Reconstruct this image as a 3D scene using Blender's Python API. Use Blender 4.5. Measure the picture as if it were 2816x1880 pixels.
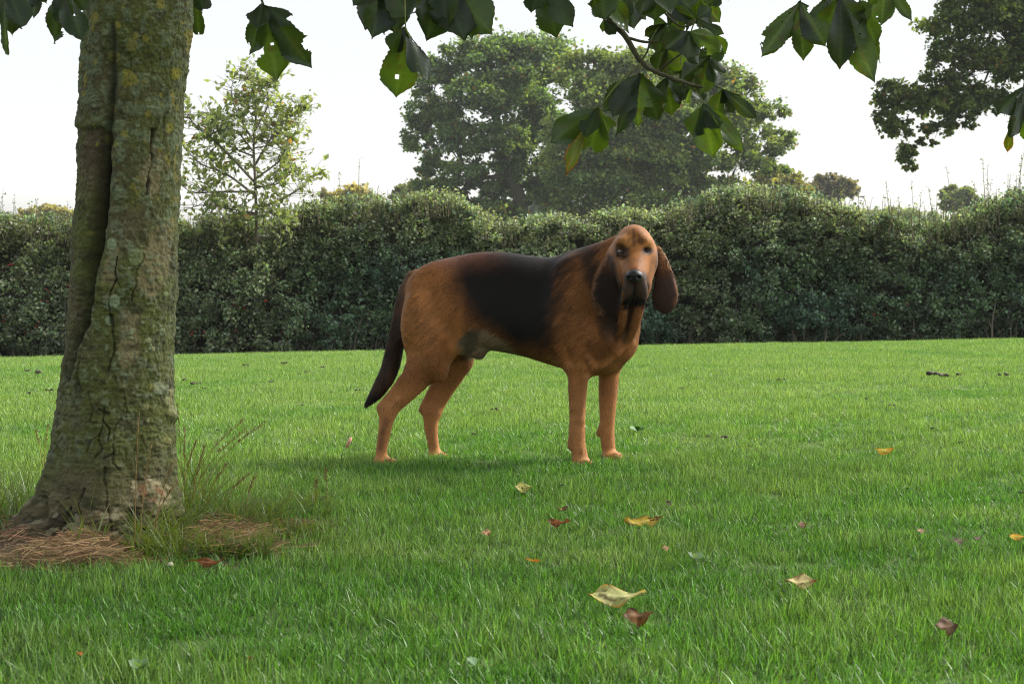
import bpy, math, random
import numpy as np
from mathutils import Vector, Matrix

for o in list(bpy.data.objects):
    bpy.data.objects.remove(o)
scene = bpy.context.scene
COL = scene.collection
rng = np.random.default_rng(11)
random.seed(11)

# ------------------------------------------------------------------ camera
F = 4331.0                      # focal length in photo pixels (photo is 2816 wide)
CAM = np.array([0.0, 0.0, 0.62])
PITCH = math.atan(197 / F)
cam = bpy.data.cameras.new("camera")
cam.sensor_width = 36.0
cam.lens = 36.0 * F / 2816
cam.clip_start = 0.05
cam.clip_end = 2000
cam.dof.use_dof = True
cam.dof.focus_distance = 5.0
cam.dof.aperture_fstop = 14.0
camo = bpy.data.objects.new("camera", cam)
camo.location = CAM
camo.rotation_euler = (math.pi / 2 - PITCH, 0, 0)
COL.objects.link(camo)
scene.camera = camo

# ------------------------------------------------------------------ sky, sun, exposure
SUN_EL, SUN_AZ = math.radians(42), math.radians(66)     # azimuth clockwise from +Y (behind the scene, to the right)
w = bpy.data.worlds.new("World")
scene.world = w
w.use_nodes = True
nt = w.node_tree
bg = nt.nodes["Background"]
sky = nt.nodes.new("ShaderNodeTexSky")
sky.sky_type = 'NISHITA'
sky.sun_disc = False
sky.sun_elevation = SUN_EL
sky.sun_rotation = SUN_AZ
sky.air_density = 1.0
sky.dust_density = 4.0
sky.ozone_density = 1.0
hs = nt.nodes.new("ShaderNodeHueSaturation")
hs.inputs['Saturation'].default_value = 0.22
nt.links.new(sky.outputs[0], hs.inputs['Color'])
nt.links.new(hs.outputs[0], bg.inputs[0])
bg.inputs[1].default_value = 0.135
sl = bpy.data.lights.new("sun", 'SUN')
sl.energy = 2.5
sl.angle = math.radians(10)
sl.color = (1.0, 0.94, 0.84)
so = bpy.data.objects.new("sun", sl)
sd = Vector((math.sin(SUN_AZ) * math.cos(SUN_EL), math.cos(SUN_AZ) * math.cos(SUN_EL), math.sin(SUN_EL)))
so.rotation_euler = (-sd).to_track_quat('-Z', 'Y').to_euler()
so.location = (0, 0, 30)
COL.objects.link(so)
scene.view_settings.view_transform = 'Standard'
scene.view_settings.look = 'None'
scene.view_settings.gamma = 1.0
scene.view_settings.use_curve_mapping = False
scene.view_settings.exposure = 2.05
scene.cycles.use_adaptive_sampling = False
scene.cycles.filter_width = 1.0
scene.cycles.use_denoising = True
scene.cycles.denoiser = 'OPENIMAGEDENOISE'
scene.cycles.denoising_input_passes = 'RGB_ALBEDO_NORMAL'
scene.cycles.denoising_prefilter = 'NONE'
scene.cycles.denoising_quality = 'HIGH'
scene.cycles.sample_clamp_direct = 0.237
scene.cycles.sample_clamp_indirect = 2.0
scene.cycles.max_bounces = 8
scene.cycles.transparent_max_bounces = 8
scene.cycles.volume_bounces = 1

# ------------------------------------------------------------------ helpers
def unproj(px, py, Y):
    """photo pixel (2816 wide) at world depth Y -> point(s)"""
    px = np.asarray(px, float); py = np.asarray(py, float); Y = np.asarray(Y, float)
    x = (px - 1408) / F; y = (940 - py) / F
    dy = math.cos(PITCH) + math.sin(PITCH) * y
    dz = -math.sin(PITCH) + math.cos(PITCH) * y
    t = Y / dy
    return np.stack(np.broadcast_arrays(CAM[0] + x * t, CAM[1] + Y + 0 * t, CAM[2] + dz * t), -1)
VS = 2816 / 2349.0              # the sketch coordinates below are on a 2349-wide view of the photo
def at(vx, vy, Y):
    return unproj(np.asarray(vx, float) * VS, np.asarray(vy, float) * VS, Y)
def project(P):
    """points -> sketch coordinates (2349 wide)"""
    d = P - CAM
    f = d[..., 1] * math.cos(PITCH) - d[..., 2] * math.sin(PITCH)
    u = d[..., 1] * math.sin(PITCH) + d[..., 2] * math.cos(PITCH)
    return (1408 + d[..., 0] / f * F) / VS, (940 - u / f * F) / VS

def hash3(i, j, k, s):
    h = (i * 374761393 + j * 668265263 + k * 2147483647 + s * 974711) & 0xFFFFFFFF
    h = ((h ^ (h >> 13)) * 1274126177) & 0xFFFFFFFF
    h = ((h ^ (h >> 16)) * 2246822519) & 0xFFFFFFFF
    return ((h ^ (h >> 15)) & 0xFFFFFF) / float(0xFFFFFF)
def vnoise(P, scale=1.0, seed=0):
    P = np.asarray(P, float) * scale
    I = np.floor(P).astype(np.int64); f = P - I
    f = f * f * (3 - 2 * f)
    r = 0
    for dx in (0, 1):
        wx = f[..., 0] if dx else 1 - f[..., 0]
        for dy in (0, 1):
            wy = f[..., 1] if dy else 1 - f[..., 1]
            for dz in (0, 1):
                wz = f[..., 2] if dz else 1 - f[..., 2]
                r = r + wx * wy * wz * hash3(I[..., 0] + dx, I[..., 1] + dy, I[..., 2] + dz, seed)
    return r
def fbm(P, scale=1.0, oct=4, seed=0):
    r, a, t = 0, 1.0, 0
    for o in range(oct):
        r = r + a * vnoise(P, scale * 2 ** o, seed + o * 17); t += a; a *= 0.5
    return r / t
def sstep(a, b, x):
    t = np.clip((x - a) / (b - a), 0, 1)
    return t * t * (3 - 2 * t)
def mixc(a, b, m):
    m = np.asarray(m)[..., None]
    return a * (1 - m) + np.asarray(b, float) * m
def poly_dist(x, y, pts, closed=False):
    pts = np.asarray(pts, float)
    n = len(pts); best = np.full(np.shape(x), 1e9)
    for i in range(n if closed else n - 1):
        a = pts[i]; b = pts[(i + 1) % n]; ab = b - a
        t = np.clip(((x - a[0]) * ab[0] + (y - a[1]) * ab[1]) / (ab @ ab + 1e-9), 0, 1)
        best = np.minimum(best, np.hypot(x - a[0] - t * ab[0], y - a[1] - t * ab[1]))
    return best
def poly_sd(x, y, pts):
    d = poly_dist(x, y, pts, True)
    pts = np.asarray(pts, float); n = len(pts)
    ins = np.zeros(np.shape(x), bool)
    for i in range(n):
        a = pts[i]; b = pts[(i + 1) % n]
        if a[1] == b[1]: continue
        c = ((a[1] > y) != (b[1] > y)) & (x < (b[0] - a[0]) * (y - a[1]) / (b[1] - a[1]) + a[0])
        ins ^= c
    return np.where(ins, -d, d)

def mesh(name, V, faces, mat=None, col=None, smooth=True, uv=None):
    """faces: list of int arrays, each (n,3) or (n,4)"""
    V = np.asarray(V, np.float32)
    if isinstance(faces, np.ndarray): faces = [faces]
    faces = [np.asarray(f, np.int32) for f in faces if len(f)]
    tot = np.concatenate([np.full(len(f), f.shape[1], np.int32) for f in faces])
    lv = np.concatenate([f.ravel() for f in faces])
    me = bpy.data.meshes.new(name)
    me.vertices.add(len(V)); me.vertices.foreach_set("co", V.ravel())
    me.loops.add(len(lv)); me.loops.foreach_set("vertex_index", lv)
    me.polygons.add(len(tot))
    me.polygons.foreach_set("loop_start", np.concatenate([[0], np.cumsum(tot)[:-1]]).astype(np.int32))
    me.polygons.foreach_set("loop_total", tot)
    me.polygons.foreach_set("use_smooth", np.full(len(tot), smooth))
    if col is not None:
        c = np.ones((len(V), 4), np.float32); c[:, :3] = col
        a = me.attributes.new("Col", 'FLOAT_COLOR', 'POINT'); a.data.foreach_set("color", c.ravel())
    if uv is not None:
        l = me.uv_layers.new(name="UVMap"); l.data.foreach_set("uv", np.asarray(uv, np.float32)[lv].ravel())
    me.update(calc_edges=True)
    if mat: me.materials.append(mat)
    return me
def obj(name, me, parent=None, loc=(0, 0, 0), **props):
    o = bpy.data.objects.new(name, me)
    o.location = loc
    COL.objects.link(o)
    if parent: o.parent = parent
    for k, v in props.items(): o[k] = v
    return o
def thing(name, loc, label, category, group=None):
    o = bpy.data.objects.new(name, None)
    o.empty_display_size = 0.1
    o.location = loc; COL.objects.link(o)
    o["label"] = label; o["category"] = category
    if group: o["group"] = group
    return o
def tube(pts, rad, sides=7, cap=True):
    pts = np.asarray(pts, float); rad = np.broadcast_to(np.asarray(rad, float), (len(pts),))
    T = np.gradient(pts, axis=0); T /= np.linalg.norm(T, axis=1)[:, None] + 1e-9
    ref = np.array([0.31, 0.85, 0.2]) if abs(T[0] @ np.array([0, 0, 1])) > .8 else np.array([0, 0.1, 1.0])
    V = []
    a = np.linspace(0, 2 * math.pi, sides, endpoint=False)
    for p, t, r in zip(pts, T, rad):
        s = np.cross(t, ref); s /= np.linalg.norm(s) + 1e-9; n = np.cross(s, t)
        V.append(p + r * (np.cos(a)[:, None] * s + np.sin(a)[:, None] * n))
    V = np.concatenate(V)
    i_ = np.arange(len(pts) - 1)[:, None] * sides; j_ = np.arange(sides)[None, :]; k_ = (j_ + 1) % sides
    Fq = np.stack([i_ + j_, i_ + k_, i_ + sides + k_, i_ + sides + j_], -1).reshape(-1, 4)
    if cap:
        V = np.concatenate([V, pts[:1], pts[-1:]]); n = len(V)
        Ft = [(n - 2, (j + 1) % sides, j) for j in range(sides)] + [(n - 1, (len(pts) - 1) * sides + j, (len(pts) - 1) * sides + (j + 1) % sides) for j in range(sides)]
        return V, [Fq, np.array(Ft)]
    return V, [Fq]
def curve_pts(ctrl, n=12):
    """Catmull-Rom through control points (any number of columns)"""
    c = np.asarray(ctrl, float)
    if len(c) == 2: return c[0] + (c[1] - c[0]) * np.linspace(0, 1, n)[:, None]
    p = np.vstack([2 * c[0] - c[1], c, 2 * c[-1] - c[-2]]); out = []
    for i in range(1, len(p) - 2):
        t = np.linspace(0, 1, n, endpoint=(i == len(p) - 3))[:, None]
        a, b, d, e = p[i - 1], p[i], p[i + 1], p[i + 2]
        out.append(0.5 * (2 * b + (d - a) * t + (2 * a - 5 * b + 4 * d - e) * t ** 2 + (3 * b - a - 3 * d + e) * t ** 3))
    return np.concatenate(out)
class Bag:
    """collects several shells of ONE part"""
    def __init__(s): s.V = []; s.F = []; s.C = []; s.n = 0
    def add(s, V, faces, col=None):
        for f in (faces if isinstance(faces, list) else [faces]):
            s.F.append(np.asarray(f) + s.n)
        s.V.append(V); s.n += len(V)
        if col is not None: s.C.append(np.broadcast_to(np.asarray(col, float), (len(V), 3)))
    def mesh(s, name, mat, smooth=True):
        tri = [f for f in s.F if f.shape[1] == 3]; quad = [f for f in s.F if f.shape[1] == 4]
        fs = ([np.concatenate(quad)] if quad else []) + ([np.concatenate(tri)] if tri else [])
        return mesh(name, np.concatenate(s.V), fs, mat, np.concatenate(s.C) if s.C else None, smooth)
def unit(v):
    return v / (np.linalg.norm(v, axis=-1, keepdims=True) + 1e-9)
def rand_dirs(n):
    return unit(rng.normal(size=(n, 3)))
def leaf_cards(C, D, N, L, W, col, fold=0.25):
    """n leaves, each a folded pair of triangles: centre C, length axis D, face normal N"""
    n = len(C); L = np.broadcast_to(L, (n,))[:, None]; W = np.broadcast_to(W, (n,))[:, None]
    D = unit(D); S = unit(np.cross(D, N)); N = np.cross(S, D)
    V = np.empty((n, 4, 3))
    V[:, 0] = C - D * L * .5
    V[:, 1] = C + S * W * .5 + D * L * .08 + N * W * fold
    V[:, 2] = C + D * L * .5
    V[:, 3] = C - S * W * .5 + D * L * .08 + N * W * fold
    i = np.arange(n)[:, None] * 4
    Ft = np.concatenate([i + [0, 1, 2], i + [0, 2, 3]])
    return V.reshape(-1, 3), Ft, np.repeat(col, 4, axis=0)

# ------------------------------------------------------------------ materials
def new_mat(name):
    m = bpy.data.materials.new(name); m.use_nodes = True
    t = m.node_tree; t.nodes.clear()
    out = t.nodes.new("ShaderNodeOutputMaterial")
    return m, t, out
def N(t, kind, **kw):
    n = t.nodes.new(kind)
    for k, v in kw.items(): setattr(n, k, v)
    return n
def attr_color(t, name="Col", kind='GEOMETRY'):
    a = N(t, "ShaderNodeAttribute"); a.attribute_name = name; a.attribute_type = kind
    return a
def foliage_mat(name, trans=0.35, tint=(1.25, 1.3, 0.55), gloss=0.06, rough=0.45):
    m, t, out = new_mat(name)
    a = attr_color(t)
    d = N(t, "ShaderNodeBsdfDiffuse"); tr = N(t, "ShaderNodeBsdfTranslucent")
    mul = N(t, "ShaderNodeMix", data_type='RGBA', blend_type='MULTIPLY'); mul.inputs[0].default_value = 1
    mul.inputs[7].default_value = (*tint, 1)
    t.links.new(a.outputs['Color'], mul.inputs[6]); t.links.new(mul.outputs[2], tr.inputs[0])
    t.links.new(a.outputs['Color'], d.inputs[0])
    mx = N(t, "ShaderNodeMixShader"); mx.inputs[0].default_value = trans
    t.links.new(d.outputs[0], mx.inputs[1]); t.links.new(tr.outputs[0], mx.inputs[2])
    g = N(t, "ShaderNodeBsdfGlossy"); g.inputs['Roughness'].default_value = rough; g.inputs[0].default_value = (.9, .95, 1, 1)
    m2 = N(t, "ShaderNodeMixShader"); m2.inputs[0].default_value = gloss
    t.links.new(mx.outputs[0], m2.inputs[1]); t.links.new(g.outputs[0], m2.inputs[2])
    t.links.new(m2.outputs[0], out.inputs[0])
    return m
def bark_mat(name, bump=0.4, scale=60, rough=0.9, dist=0.01):
    m, t, out = new_mat(name)
    a = attr_color(t); p = N(t, "ShaderNodeBsdfPrincipled")
    p.inputs['Roughness'].default_value = rough; p.inputs['Specular IOR Level'].default_value = 0.25
    tc = N(t, "ShaderNodeTexCoord"); no = N(t, "ShaderNodeTexNoise"); no.inputs['Scale'].default_value = scale; no.inputs['Detail'].default_value = 6
    t.links.new(tc.outputs['Object'], no.inputs['Vector'])
    b = N(t, "ShaderNodeBump"); b.inputs['Strength'].default_value = bump; b.inputs['Distance'].default_value = dist
    t.links.new(no.outputs[0], b.inputs['Height']); t.links.new(b.outputs[0], p.inputs['Normal'])
    mr = N(t, "ShaderNodeMapRange"); mr.inputs[1].default_value = .3; mr.inputs[2].default_value = .7; mr.inputs[3].default_value = .7; mr.inputs[4].default_value = 1.3
    t.links.new(no.outputs[0], mr.inputs[0])
    mul = N(t, "ShaderNodeMix", data_type='RGBA', blend_type='MULTIPLY'); mul.inputs[0].default_value = 1
    t.links.new(a.outputs['Color'], mul.inputs[6]); t.links.new(mr.outputs[0], mul.inputs[7])
    t.links.new(mul.outputs[2], p.inputs['Base Color']); t.links.new(p.outputs[0], out.inputs[0])
    return m
M_leaf = foliage_mat("chestnut_leaf", 0.45, (1.7, 1.9, .35), 0.014, 0.35)
M_hedge = foliage_mat("hedge_leaf", 0.42, (1.2, 1.25, .7), 0.03, 0.45)
M_tree = foliage_mat("oak_leaf", 0.45, (1.4, 1.4, .5), 0.015, 0.5)
M_dead = foliage_mat("dead_leaf", 0.25, (1.2, 1.0, .6), 0.008, 0.5)
M_straw = foliage_mat("straw", 0.2, (1.1, 1.0, .8), 0.01, 0.5)
M_blade = foliage_mat("long_grass", .40, (1.3, 1.3, .5), .018, .4)
M_bark = bark_mat("bark", 0.35, 260, 0.9, 0.004)
M_twig = bark_mat("twig_bark", 0.3, 80)
M_clod = bark_mat("soil_clod", 0.8, 120)
M_fruit = bark_mat("berry", 0.05, 40, 0.4)

# ------------------------------------------------------------------ ground
TREE_XY = (at(222, 1200, 3.72)[0], 3.72)
def gz(x, y):
    x = np.asarray(x, float); y = np.asarray(y, float)
    s = sstep(4.5, 14.0, y)
    yy = np.clip(y, 0, 24)
    z = 0.0185 * np.clip(x, -12, 12) * s - 0.0034 * np.maximum(0, yy - 8.5) ** 2
    P = np.stack([x, y, 0 * x], -1)
    z = z + 0.03 * (fbm(P, 0.9, 3, 5) - .5) * sstep(30, 20, y)
    z = z + 0.012 * np.exp(-((x - TREE_XY[0]) ** 2 + (y - TREE_XY[1]) ** 2) / 0.16)
    return z
def ground_hit(vx, vy):
    k = at(vx, vy, 1.0)[2] - CAM[2]                     # slope of the sight line
    z = 0.0
    for _ in range(7):
        Y = min((z - CAM[2]) / k, 20.0)
        p = at(vx, vy, Y); z = float(gz(p[0], p[1]))
    return np.array([p[0], p[1], z])
xs = np.unique(np.concatenate([np.linspace(-400, -14, 26), np.arange(-14, 14.01, .2), np.linspace(14, 400, 26)]))
ys = np.unique(np.concatenate([np.linspace(-60, -1, 14), np.arange(-1, 26, .2), np.linspace(26, 400, 40)]))
X, Yg = np.meshgrid(xs, ys)
Vg = np.stack([X, Yg, gz(X, Yg)], -1).reshape(-1, 3)
nx, ny = len(xs), len(ys)
ii = (np.arange(ny - 1)[:, None] * nx + np.arange(nx - 1)[None, :]).ravel()
Fg = np.stack([ii, ii + 1, ii + nx + 1, ii + nx], -1)
m, t, out = new_mat("lawn_soil")
p = N(t, "ShaderNodeBsdfPrincipled"); p.inputs['Roughness'].default_value = .95; p.inputs['Specular IOR Level'].default_value = .1
tc = N(t, "ShaderNodeTexCoord")
n1 = N(t, "ShaderNodeTexNoise"); n1.inputs['Scale'].default_value = 14; n1.inputs['Detail'].default_value = 8
t.links.new(tc.outputs['Object'], n1.inputs['Vector'])
cr = N(t, "ShaderNodeValToRGB")
cr.color_ramp.elements[0].position = .3; cr.color_ramp.elements[0].color = (.022, .042, .008, 1)
cr.color_ramp.elements[1].position = .7; cr.color_ramp.elements[1].color = (.05, .085, .016, 1)
t.links.new(n1.outputs[0], cr.inputs[0])
vm = N(t, "ShaderNodeVectorMath", operation='DISTANCE'); vm.inputs[1].default_value = (TREE_XY[0] + .15, TREE_XY[1] - .05, 0)
sc = N(t, "ShaderNodeVectorMath", operation='MULTIPLY'); sc.inputs[1].default_value = (1, 1, 0)
t.links.new(tc.outputs['Object'], sc.inputs[0]); t.links.new(sc.outputs[0], vm.inputs[0])
ad = N(t, "ShaderNodeMath", operation='MULTIPLY_ADD'); ad.inputs[1].default_value = .35; 
t.links.new(n1.outputs[0], ad.inputs[0]); t.links.new(vm.outputs['Value'], ad.inputs[2])
mr = N(t, "ShaderNodeMapRange"); mr.inputs[1].default_value = .5; mr.inputs[2].default_value = .78; mr.inputs[3].default_value = 1; mr.inputs[4].default_value = 0
t.links.new(ad.outputs[0], mr.inputs[0])
mx = N(t, "ShaderNodeMix", data_type='RGBA'); mx.inputs[7].default_value = (.05, .033, .022, 1)
t.links.new(mr.outputs[0], mx.inputs[0]); t.links.new(cr.outputs[0], mx.inputs[6]); t.links.new(mx.outputs[2], p.inputs['Base Color'])
bp = N(t, "ShaderNodeBump"); bp.inputs['Strength'].default_value = .8; bp.inputs['Distance'].default_value = .02
t.links.new(n1.outputs[0], bp.inputs['Height']); t.links.new(bp.outputs[0], p.inputs['Normal'])
t.links.new(p.outputs[0], out.inputs[0])
obj("ground", mesh("ground", Vg, Fg, m), kind="structure", label="gently rolling mown lawn under the dog and the tree")

# ------------------------------------------------------------------ background hedge
HY = 21.0
hedge_top = np.array([(-500, 470), (-200, 490), (0, 498), (100, 492), (165, 500), (300, 505), (410, 510), (480, 490), (560, 505), (640, 512), (700, 482), (760, 462), (840, 452),
                      (900, 462), (960, 442), (1040, 445), (1100, 492), (1160, 512), (1250, 494), (1350, 486), (1430, 478), (1530, 478), (1600, 448),
                      (1700, 436), (1800, 440), (1900, 466), (2000, 490), (2080, 503), (2150, 494), (2250, 482), (2300, 455), (2349, 442), (2600, 430), (2900, 450)], float)
def hedge_z(x):
    vx = (1408 + x / HY * F) / VS
    return at(vx, np.interp(vx, hedge_top[:, 0], hedge_top[:, 1]) + 17, HY)[..., 2] + .16 * (fbm(np.stack([x, 0 * x, 0 * x], -1), 1.1, 3, 37) - .5)
def hedge_front(x, h):
    """front face depth at relative height h"""
    P = np.stack([x, 0 * x, h * 2], -1)
    return HY - .45 + .28 * sstep(.16, .0, h) + .30 * h ** 2 - .55 * (fbm(P, 0.9, 3, 31) - .5) - .62 * (fbm(P, 2.1, 2, 35) - .5)
hedge = thing("hedge", (0, HY, -.6), "long dense mixed hedge with red berries standing beyond the lawn crest", "hedge")
def hloc(V): return V - np.array([0, HY, -.6])
# solid dark core standing in for the shaded inside of the hedge
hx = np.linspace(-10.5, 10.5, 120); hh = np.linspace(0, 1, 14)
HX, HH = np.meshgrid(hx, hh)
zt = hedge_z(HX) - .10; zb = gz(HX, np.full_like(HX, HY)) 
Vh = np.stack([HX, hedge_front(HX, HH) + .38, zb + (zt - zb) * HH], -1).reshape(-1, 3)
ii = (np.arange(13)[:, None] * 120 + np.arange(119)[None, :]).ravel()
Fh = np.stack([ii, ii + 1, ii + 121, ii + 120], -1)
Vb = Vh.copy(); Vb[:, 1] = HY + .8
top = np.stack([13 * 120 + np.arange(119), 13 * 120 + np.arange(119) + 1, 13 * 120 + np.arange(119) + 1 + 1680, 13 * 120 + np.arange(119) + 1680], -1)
obj("dark_core", mesh("dark_core", hloc(np.vstack([Vh, Vb])), [np.vstack([Fh, Fh[:, ::-1] + 1680, top])], M_twig,
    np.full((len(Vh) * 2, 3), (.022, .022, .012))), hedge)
def hedge_foliage():
    nS = 5200
    sx = rng.uniform(-10.3, 10.3, nS); sh = rng.uniform(0.02, 1.02, nS) ** .9
    zt = hedge_z(sx); zb = gz(sx, np.full(nS, HY))
    sz = zb + (zt - zb) * sh
    sy = hedge_front(sx, np.clip(sh, 0, 1)) + rng.uniform(-.06, .22, nS)
    topm = rng.random(nS) < .16
    sy = np.where(topm, rng.uniform(HY - .3, HY + .6, nS), sy); sz = np.where(topm, zt + rng.uniform(-.15, .03, nS), sz)
    k = 46
    S = np.stack([sx, sy, sz], -1)
    out_d = unit(np.stack([rng.normal(0, .5, nS), -1 + 0 * sx, rng.normal(.35, .5, nS)], -1))
    out_d = np.where(topm[:, None], unit(rng.normal(size=(nS, 3)) * [.5, .5, .3] + [0, 0, 1]), out_d)
    rad = rng.uniform(.07, .17, nS)
    C = np.repeat(S, k, 0) + rand_dirs(nS * k) * (rng.random(nS * k) ** .5 * np.repeat(rad, k))[:, None] * [1, .8, .75] + np.repeat(out_d, k, 0) * (rng.random(nS * k) * .12)[:, None]
    D = unit(np.repeat(out_d, k, 0) + rng.normal(size=(nS * k, 3)) * .7 + [0, 0, -.1])
    Nn = unit(np.repeat(out_d, k, 0) * .5 + [0, 0, .6] + rng.normal(size=(nS * k, 3)) * .5)
    sp = vnoise(S, .55, 77)                       # species drift along the hedge
    sp2 = vnoise(S, 1.6, 78)
    c0 = np.array([.082, .128, .064]); c1 = np.array([.146, .182, .095]); c2 = np.array([.072, .126, .082])
    cs = mixc(np.broadcast_to(c0, (nS, 3)), c1, sstep(.35, .7, sp)); cs = mixc(cs, c2, sstep(.5, .8, sp2))
    hi = sstep(.45, .95, sh)
    cs = mixc(cs, np.array([.18, .20, .10]), hi * .85 * (0.45 + .55 * sp2))      # paler top shoots, lightened further to paint in the skylight
    left = sstep(-3.6, -5.2, sx)
    cs = mixc(cs, np.array([.12, .13, .04]), left * hi * .6)
    c = np.repeat(cs * rng.uniform(.65, 1.35, (nS, 1)), k, 0) * rng.choice([.42, .7, 1.0, 1.3, 1.7], (nS * k, 1)) * (1 + rng.normal(0, .08, (nS * k, 3)))
    L = rng.uniform(.034, .066, nS * k)
    return leaf_cards(C, D, Nn, L, L * rng.uniform(.6, .85, nS * k), np.clip(c, .004, 1))
V, Ft, c = hedge_foliage()
obj("foliage", mesh("foliage", hloc(V), Ft, M_hedge, c, smooth=False), hedge, kind="stuff")
bag = Bag()
for i in range(260):
    x_ = rng.uniform(-10, 10); y_ = HY - .3 + rng.uniform(-.12, .2); z_ = float(gz(x_, y_)) - .02; h_ = rng.uniform(.25, .7)
    pts = np.array([[x_, y_, z_], [x_ + rng.normal(0, .05), y_ - .02, z_ + h_ * .5], [x_ + rng.normal(0, .12), y_ + rng.normal(0, .06), z_ + h_]])
    V, Fs = tube(curve_pts(pts, 4), np.linspace(rng.uniform(.010, .022), .006, 9)[:len(curve_pts(pts, 4))], 5, False)
    bag.add(hloc(V), Fs, np.array([.085, .07, .05]) * rng.uniform(.6, 1.3))
obj("stems", bag.mesh("stems", M_twig), hedge, kind="stuff")
# upright shoots on top
def hedge_shoots():
    bag = Bag(); LC = []
    n = 1700
    x = rng.uniform(-10, 10, n); 
    boost = np.array([np.interp((1408 + a / HY * F) / VS, [0, 380, 420, 640, 900, 1200, 1400, 1500, 1950, 2100, 2250, 2349], [.9, .9, .7, .9, .8, .5, .6, .5, .9, 1.2, 1.2, 1.4]) for a in x])
    for i in range(n):
        h = max(.05, rng.gamma(1.6, .085)) * boost[i]
        b = np.array([x[i], HY + rng.uniform(-.55, .5), hedge_z(np.array(x[i])) - .22])
        lean = np.array([rng.normal(0, .14), rng.normal(0, .14), 1])
        pts = b + np.linspace(0, 1, 5)[:, None] * lean * (h + .22) + np.array([[0, 0, 0], [.005, 0, 0], [0, .004, 0], [-.006, 0, 0], [0, 0, 0]])
        Vt, Ftt = tube(pts, np.linspace(.006, .002, 5), 4, False)
        bag.add(Vt, Ftt, (.07, .06, .035))
        for q in np.arange(.2, 1.02, .028 / max(h + .22, .1)):
            if rng.random() < .72:
                LC.append(np.concatenate([b + lean * (h + .22) * q + rng.normal(0, .012, 3), [rng.uniform(.02, .042)]]))
    LC = np.array(LC); nn = len(LC)
    D = unit(rng.normal(size=(nn, 3)) * [1, 1, .5] + [0, 0, .5])
    col = np.array([.10, .12, .045]) * rng.uniform(.6, 1.4, (nn, 1)) * (1 + rng.normal(0, .12, (nn, 3)))
    Vl, Fl, cl = leaf_cards(LC[:, :3] + D * LC[:, 3:4] * .5, D, rand_dirs(nn) + [0, 0, .6], LC[:, 3], LC[:, 3] * .6, np.clip(col, .005, 1))
    return bag, Vl, Fl, cl
bag, Vl, Fl, cl = hedge_shoots()
bag.V = [hloc(v) for v in bag.V]
obj("shoots", bag.mesh("shoots", M_twig), hedge, kind="stuff")
obj("shoot_leaves", mesh("shoot_leaves", hloc(Vl), Fl, M_hedge, cl, smooth=False), hedge, kind="stuff")
# berries
ico_V, ico_F = None, None
def ico():
    t = (1 + 5 ** .5) / 2
    v = np.array([(-1, t, 0), (1, t, 0), (-1, -t, 0), (1, -t, 0), (0, -1, t), (0, 1, t), (0, -1, -t), (0, 1, -t), (t, 0, -1), (t, 0, 1), (-t, 0, -1), (-t, 0, 1)], float)
    f = np.array([(0, 11, 5), (0, 5, 1), (0, 1, 7), (0, 7, 10), (0, 10, 11), (1, 5, 9), (5, 11, 4), (11, 10, 2), (10, 7, 6), (7, 1, 8), (3, 9, 4), (3, 4, 2), (3, 2, 6), (3, 6, 8), (3, 8, 9), (4, 9, 5), (2, 4, 11), (6, 2, 10), (8, 6, 7), (9, 8, 1)])
    return v / np.linalg.norm(v[0]), f
IV, IF = ico()
bag = Bag()
spots = [(113, 668), (150, 660), (95, 690), (80, 750), (92, 742), (60, 768), (30, 715), (8, 760), (15, 780), (50, 790), (12, 735), (455, 765), (440, 762), (470, 770), (560, 770), (545, 758),
         (550, 700), (615, 690), (640, 760), (2320, 640), (2080, 715), (2010, 725), (1650, 560), (18, 610)]
for vx, vy in spots:
    for _ in range(rng.integers(1, 4)):
        px, py = vx + rng.normal(0, 7), vy + rng.normal(0, 6)
        pt = at(px, py, HY)
        h = np.clip((pt[2] + .5) / 1.9, 0, 1)
        yy = hedge_front(np.array(pt[0]), np.array(h)) - .13
        bag.add(hloc(at(px, py, yy) + IV * rng.uniform(.010, .017)), IF, np.array([.26, .020, .014]) * rng.uniform(.6, 1.1))
obj("berries", bag.mesh("berries", M_fruit), hedge, kind="stuff")

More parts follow.
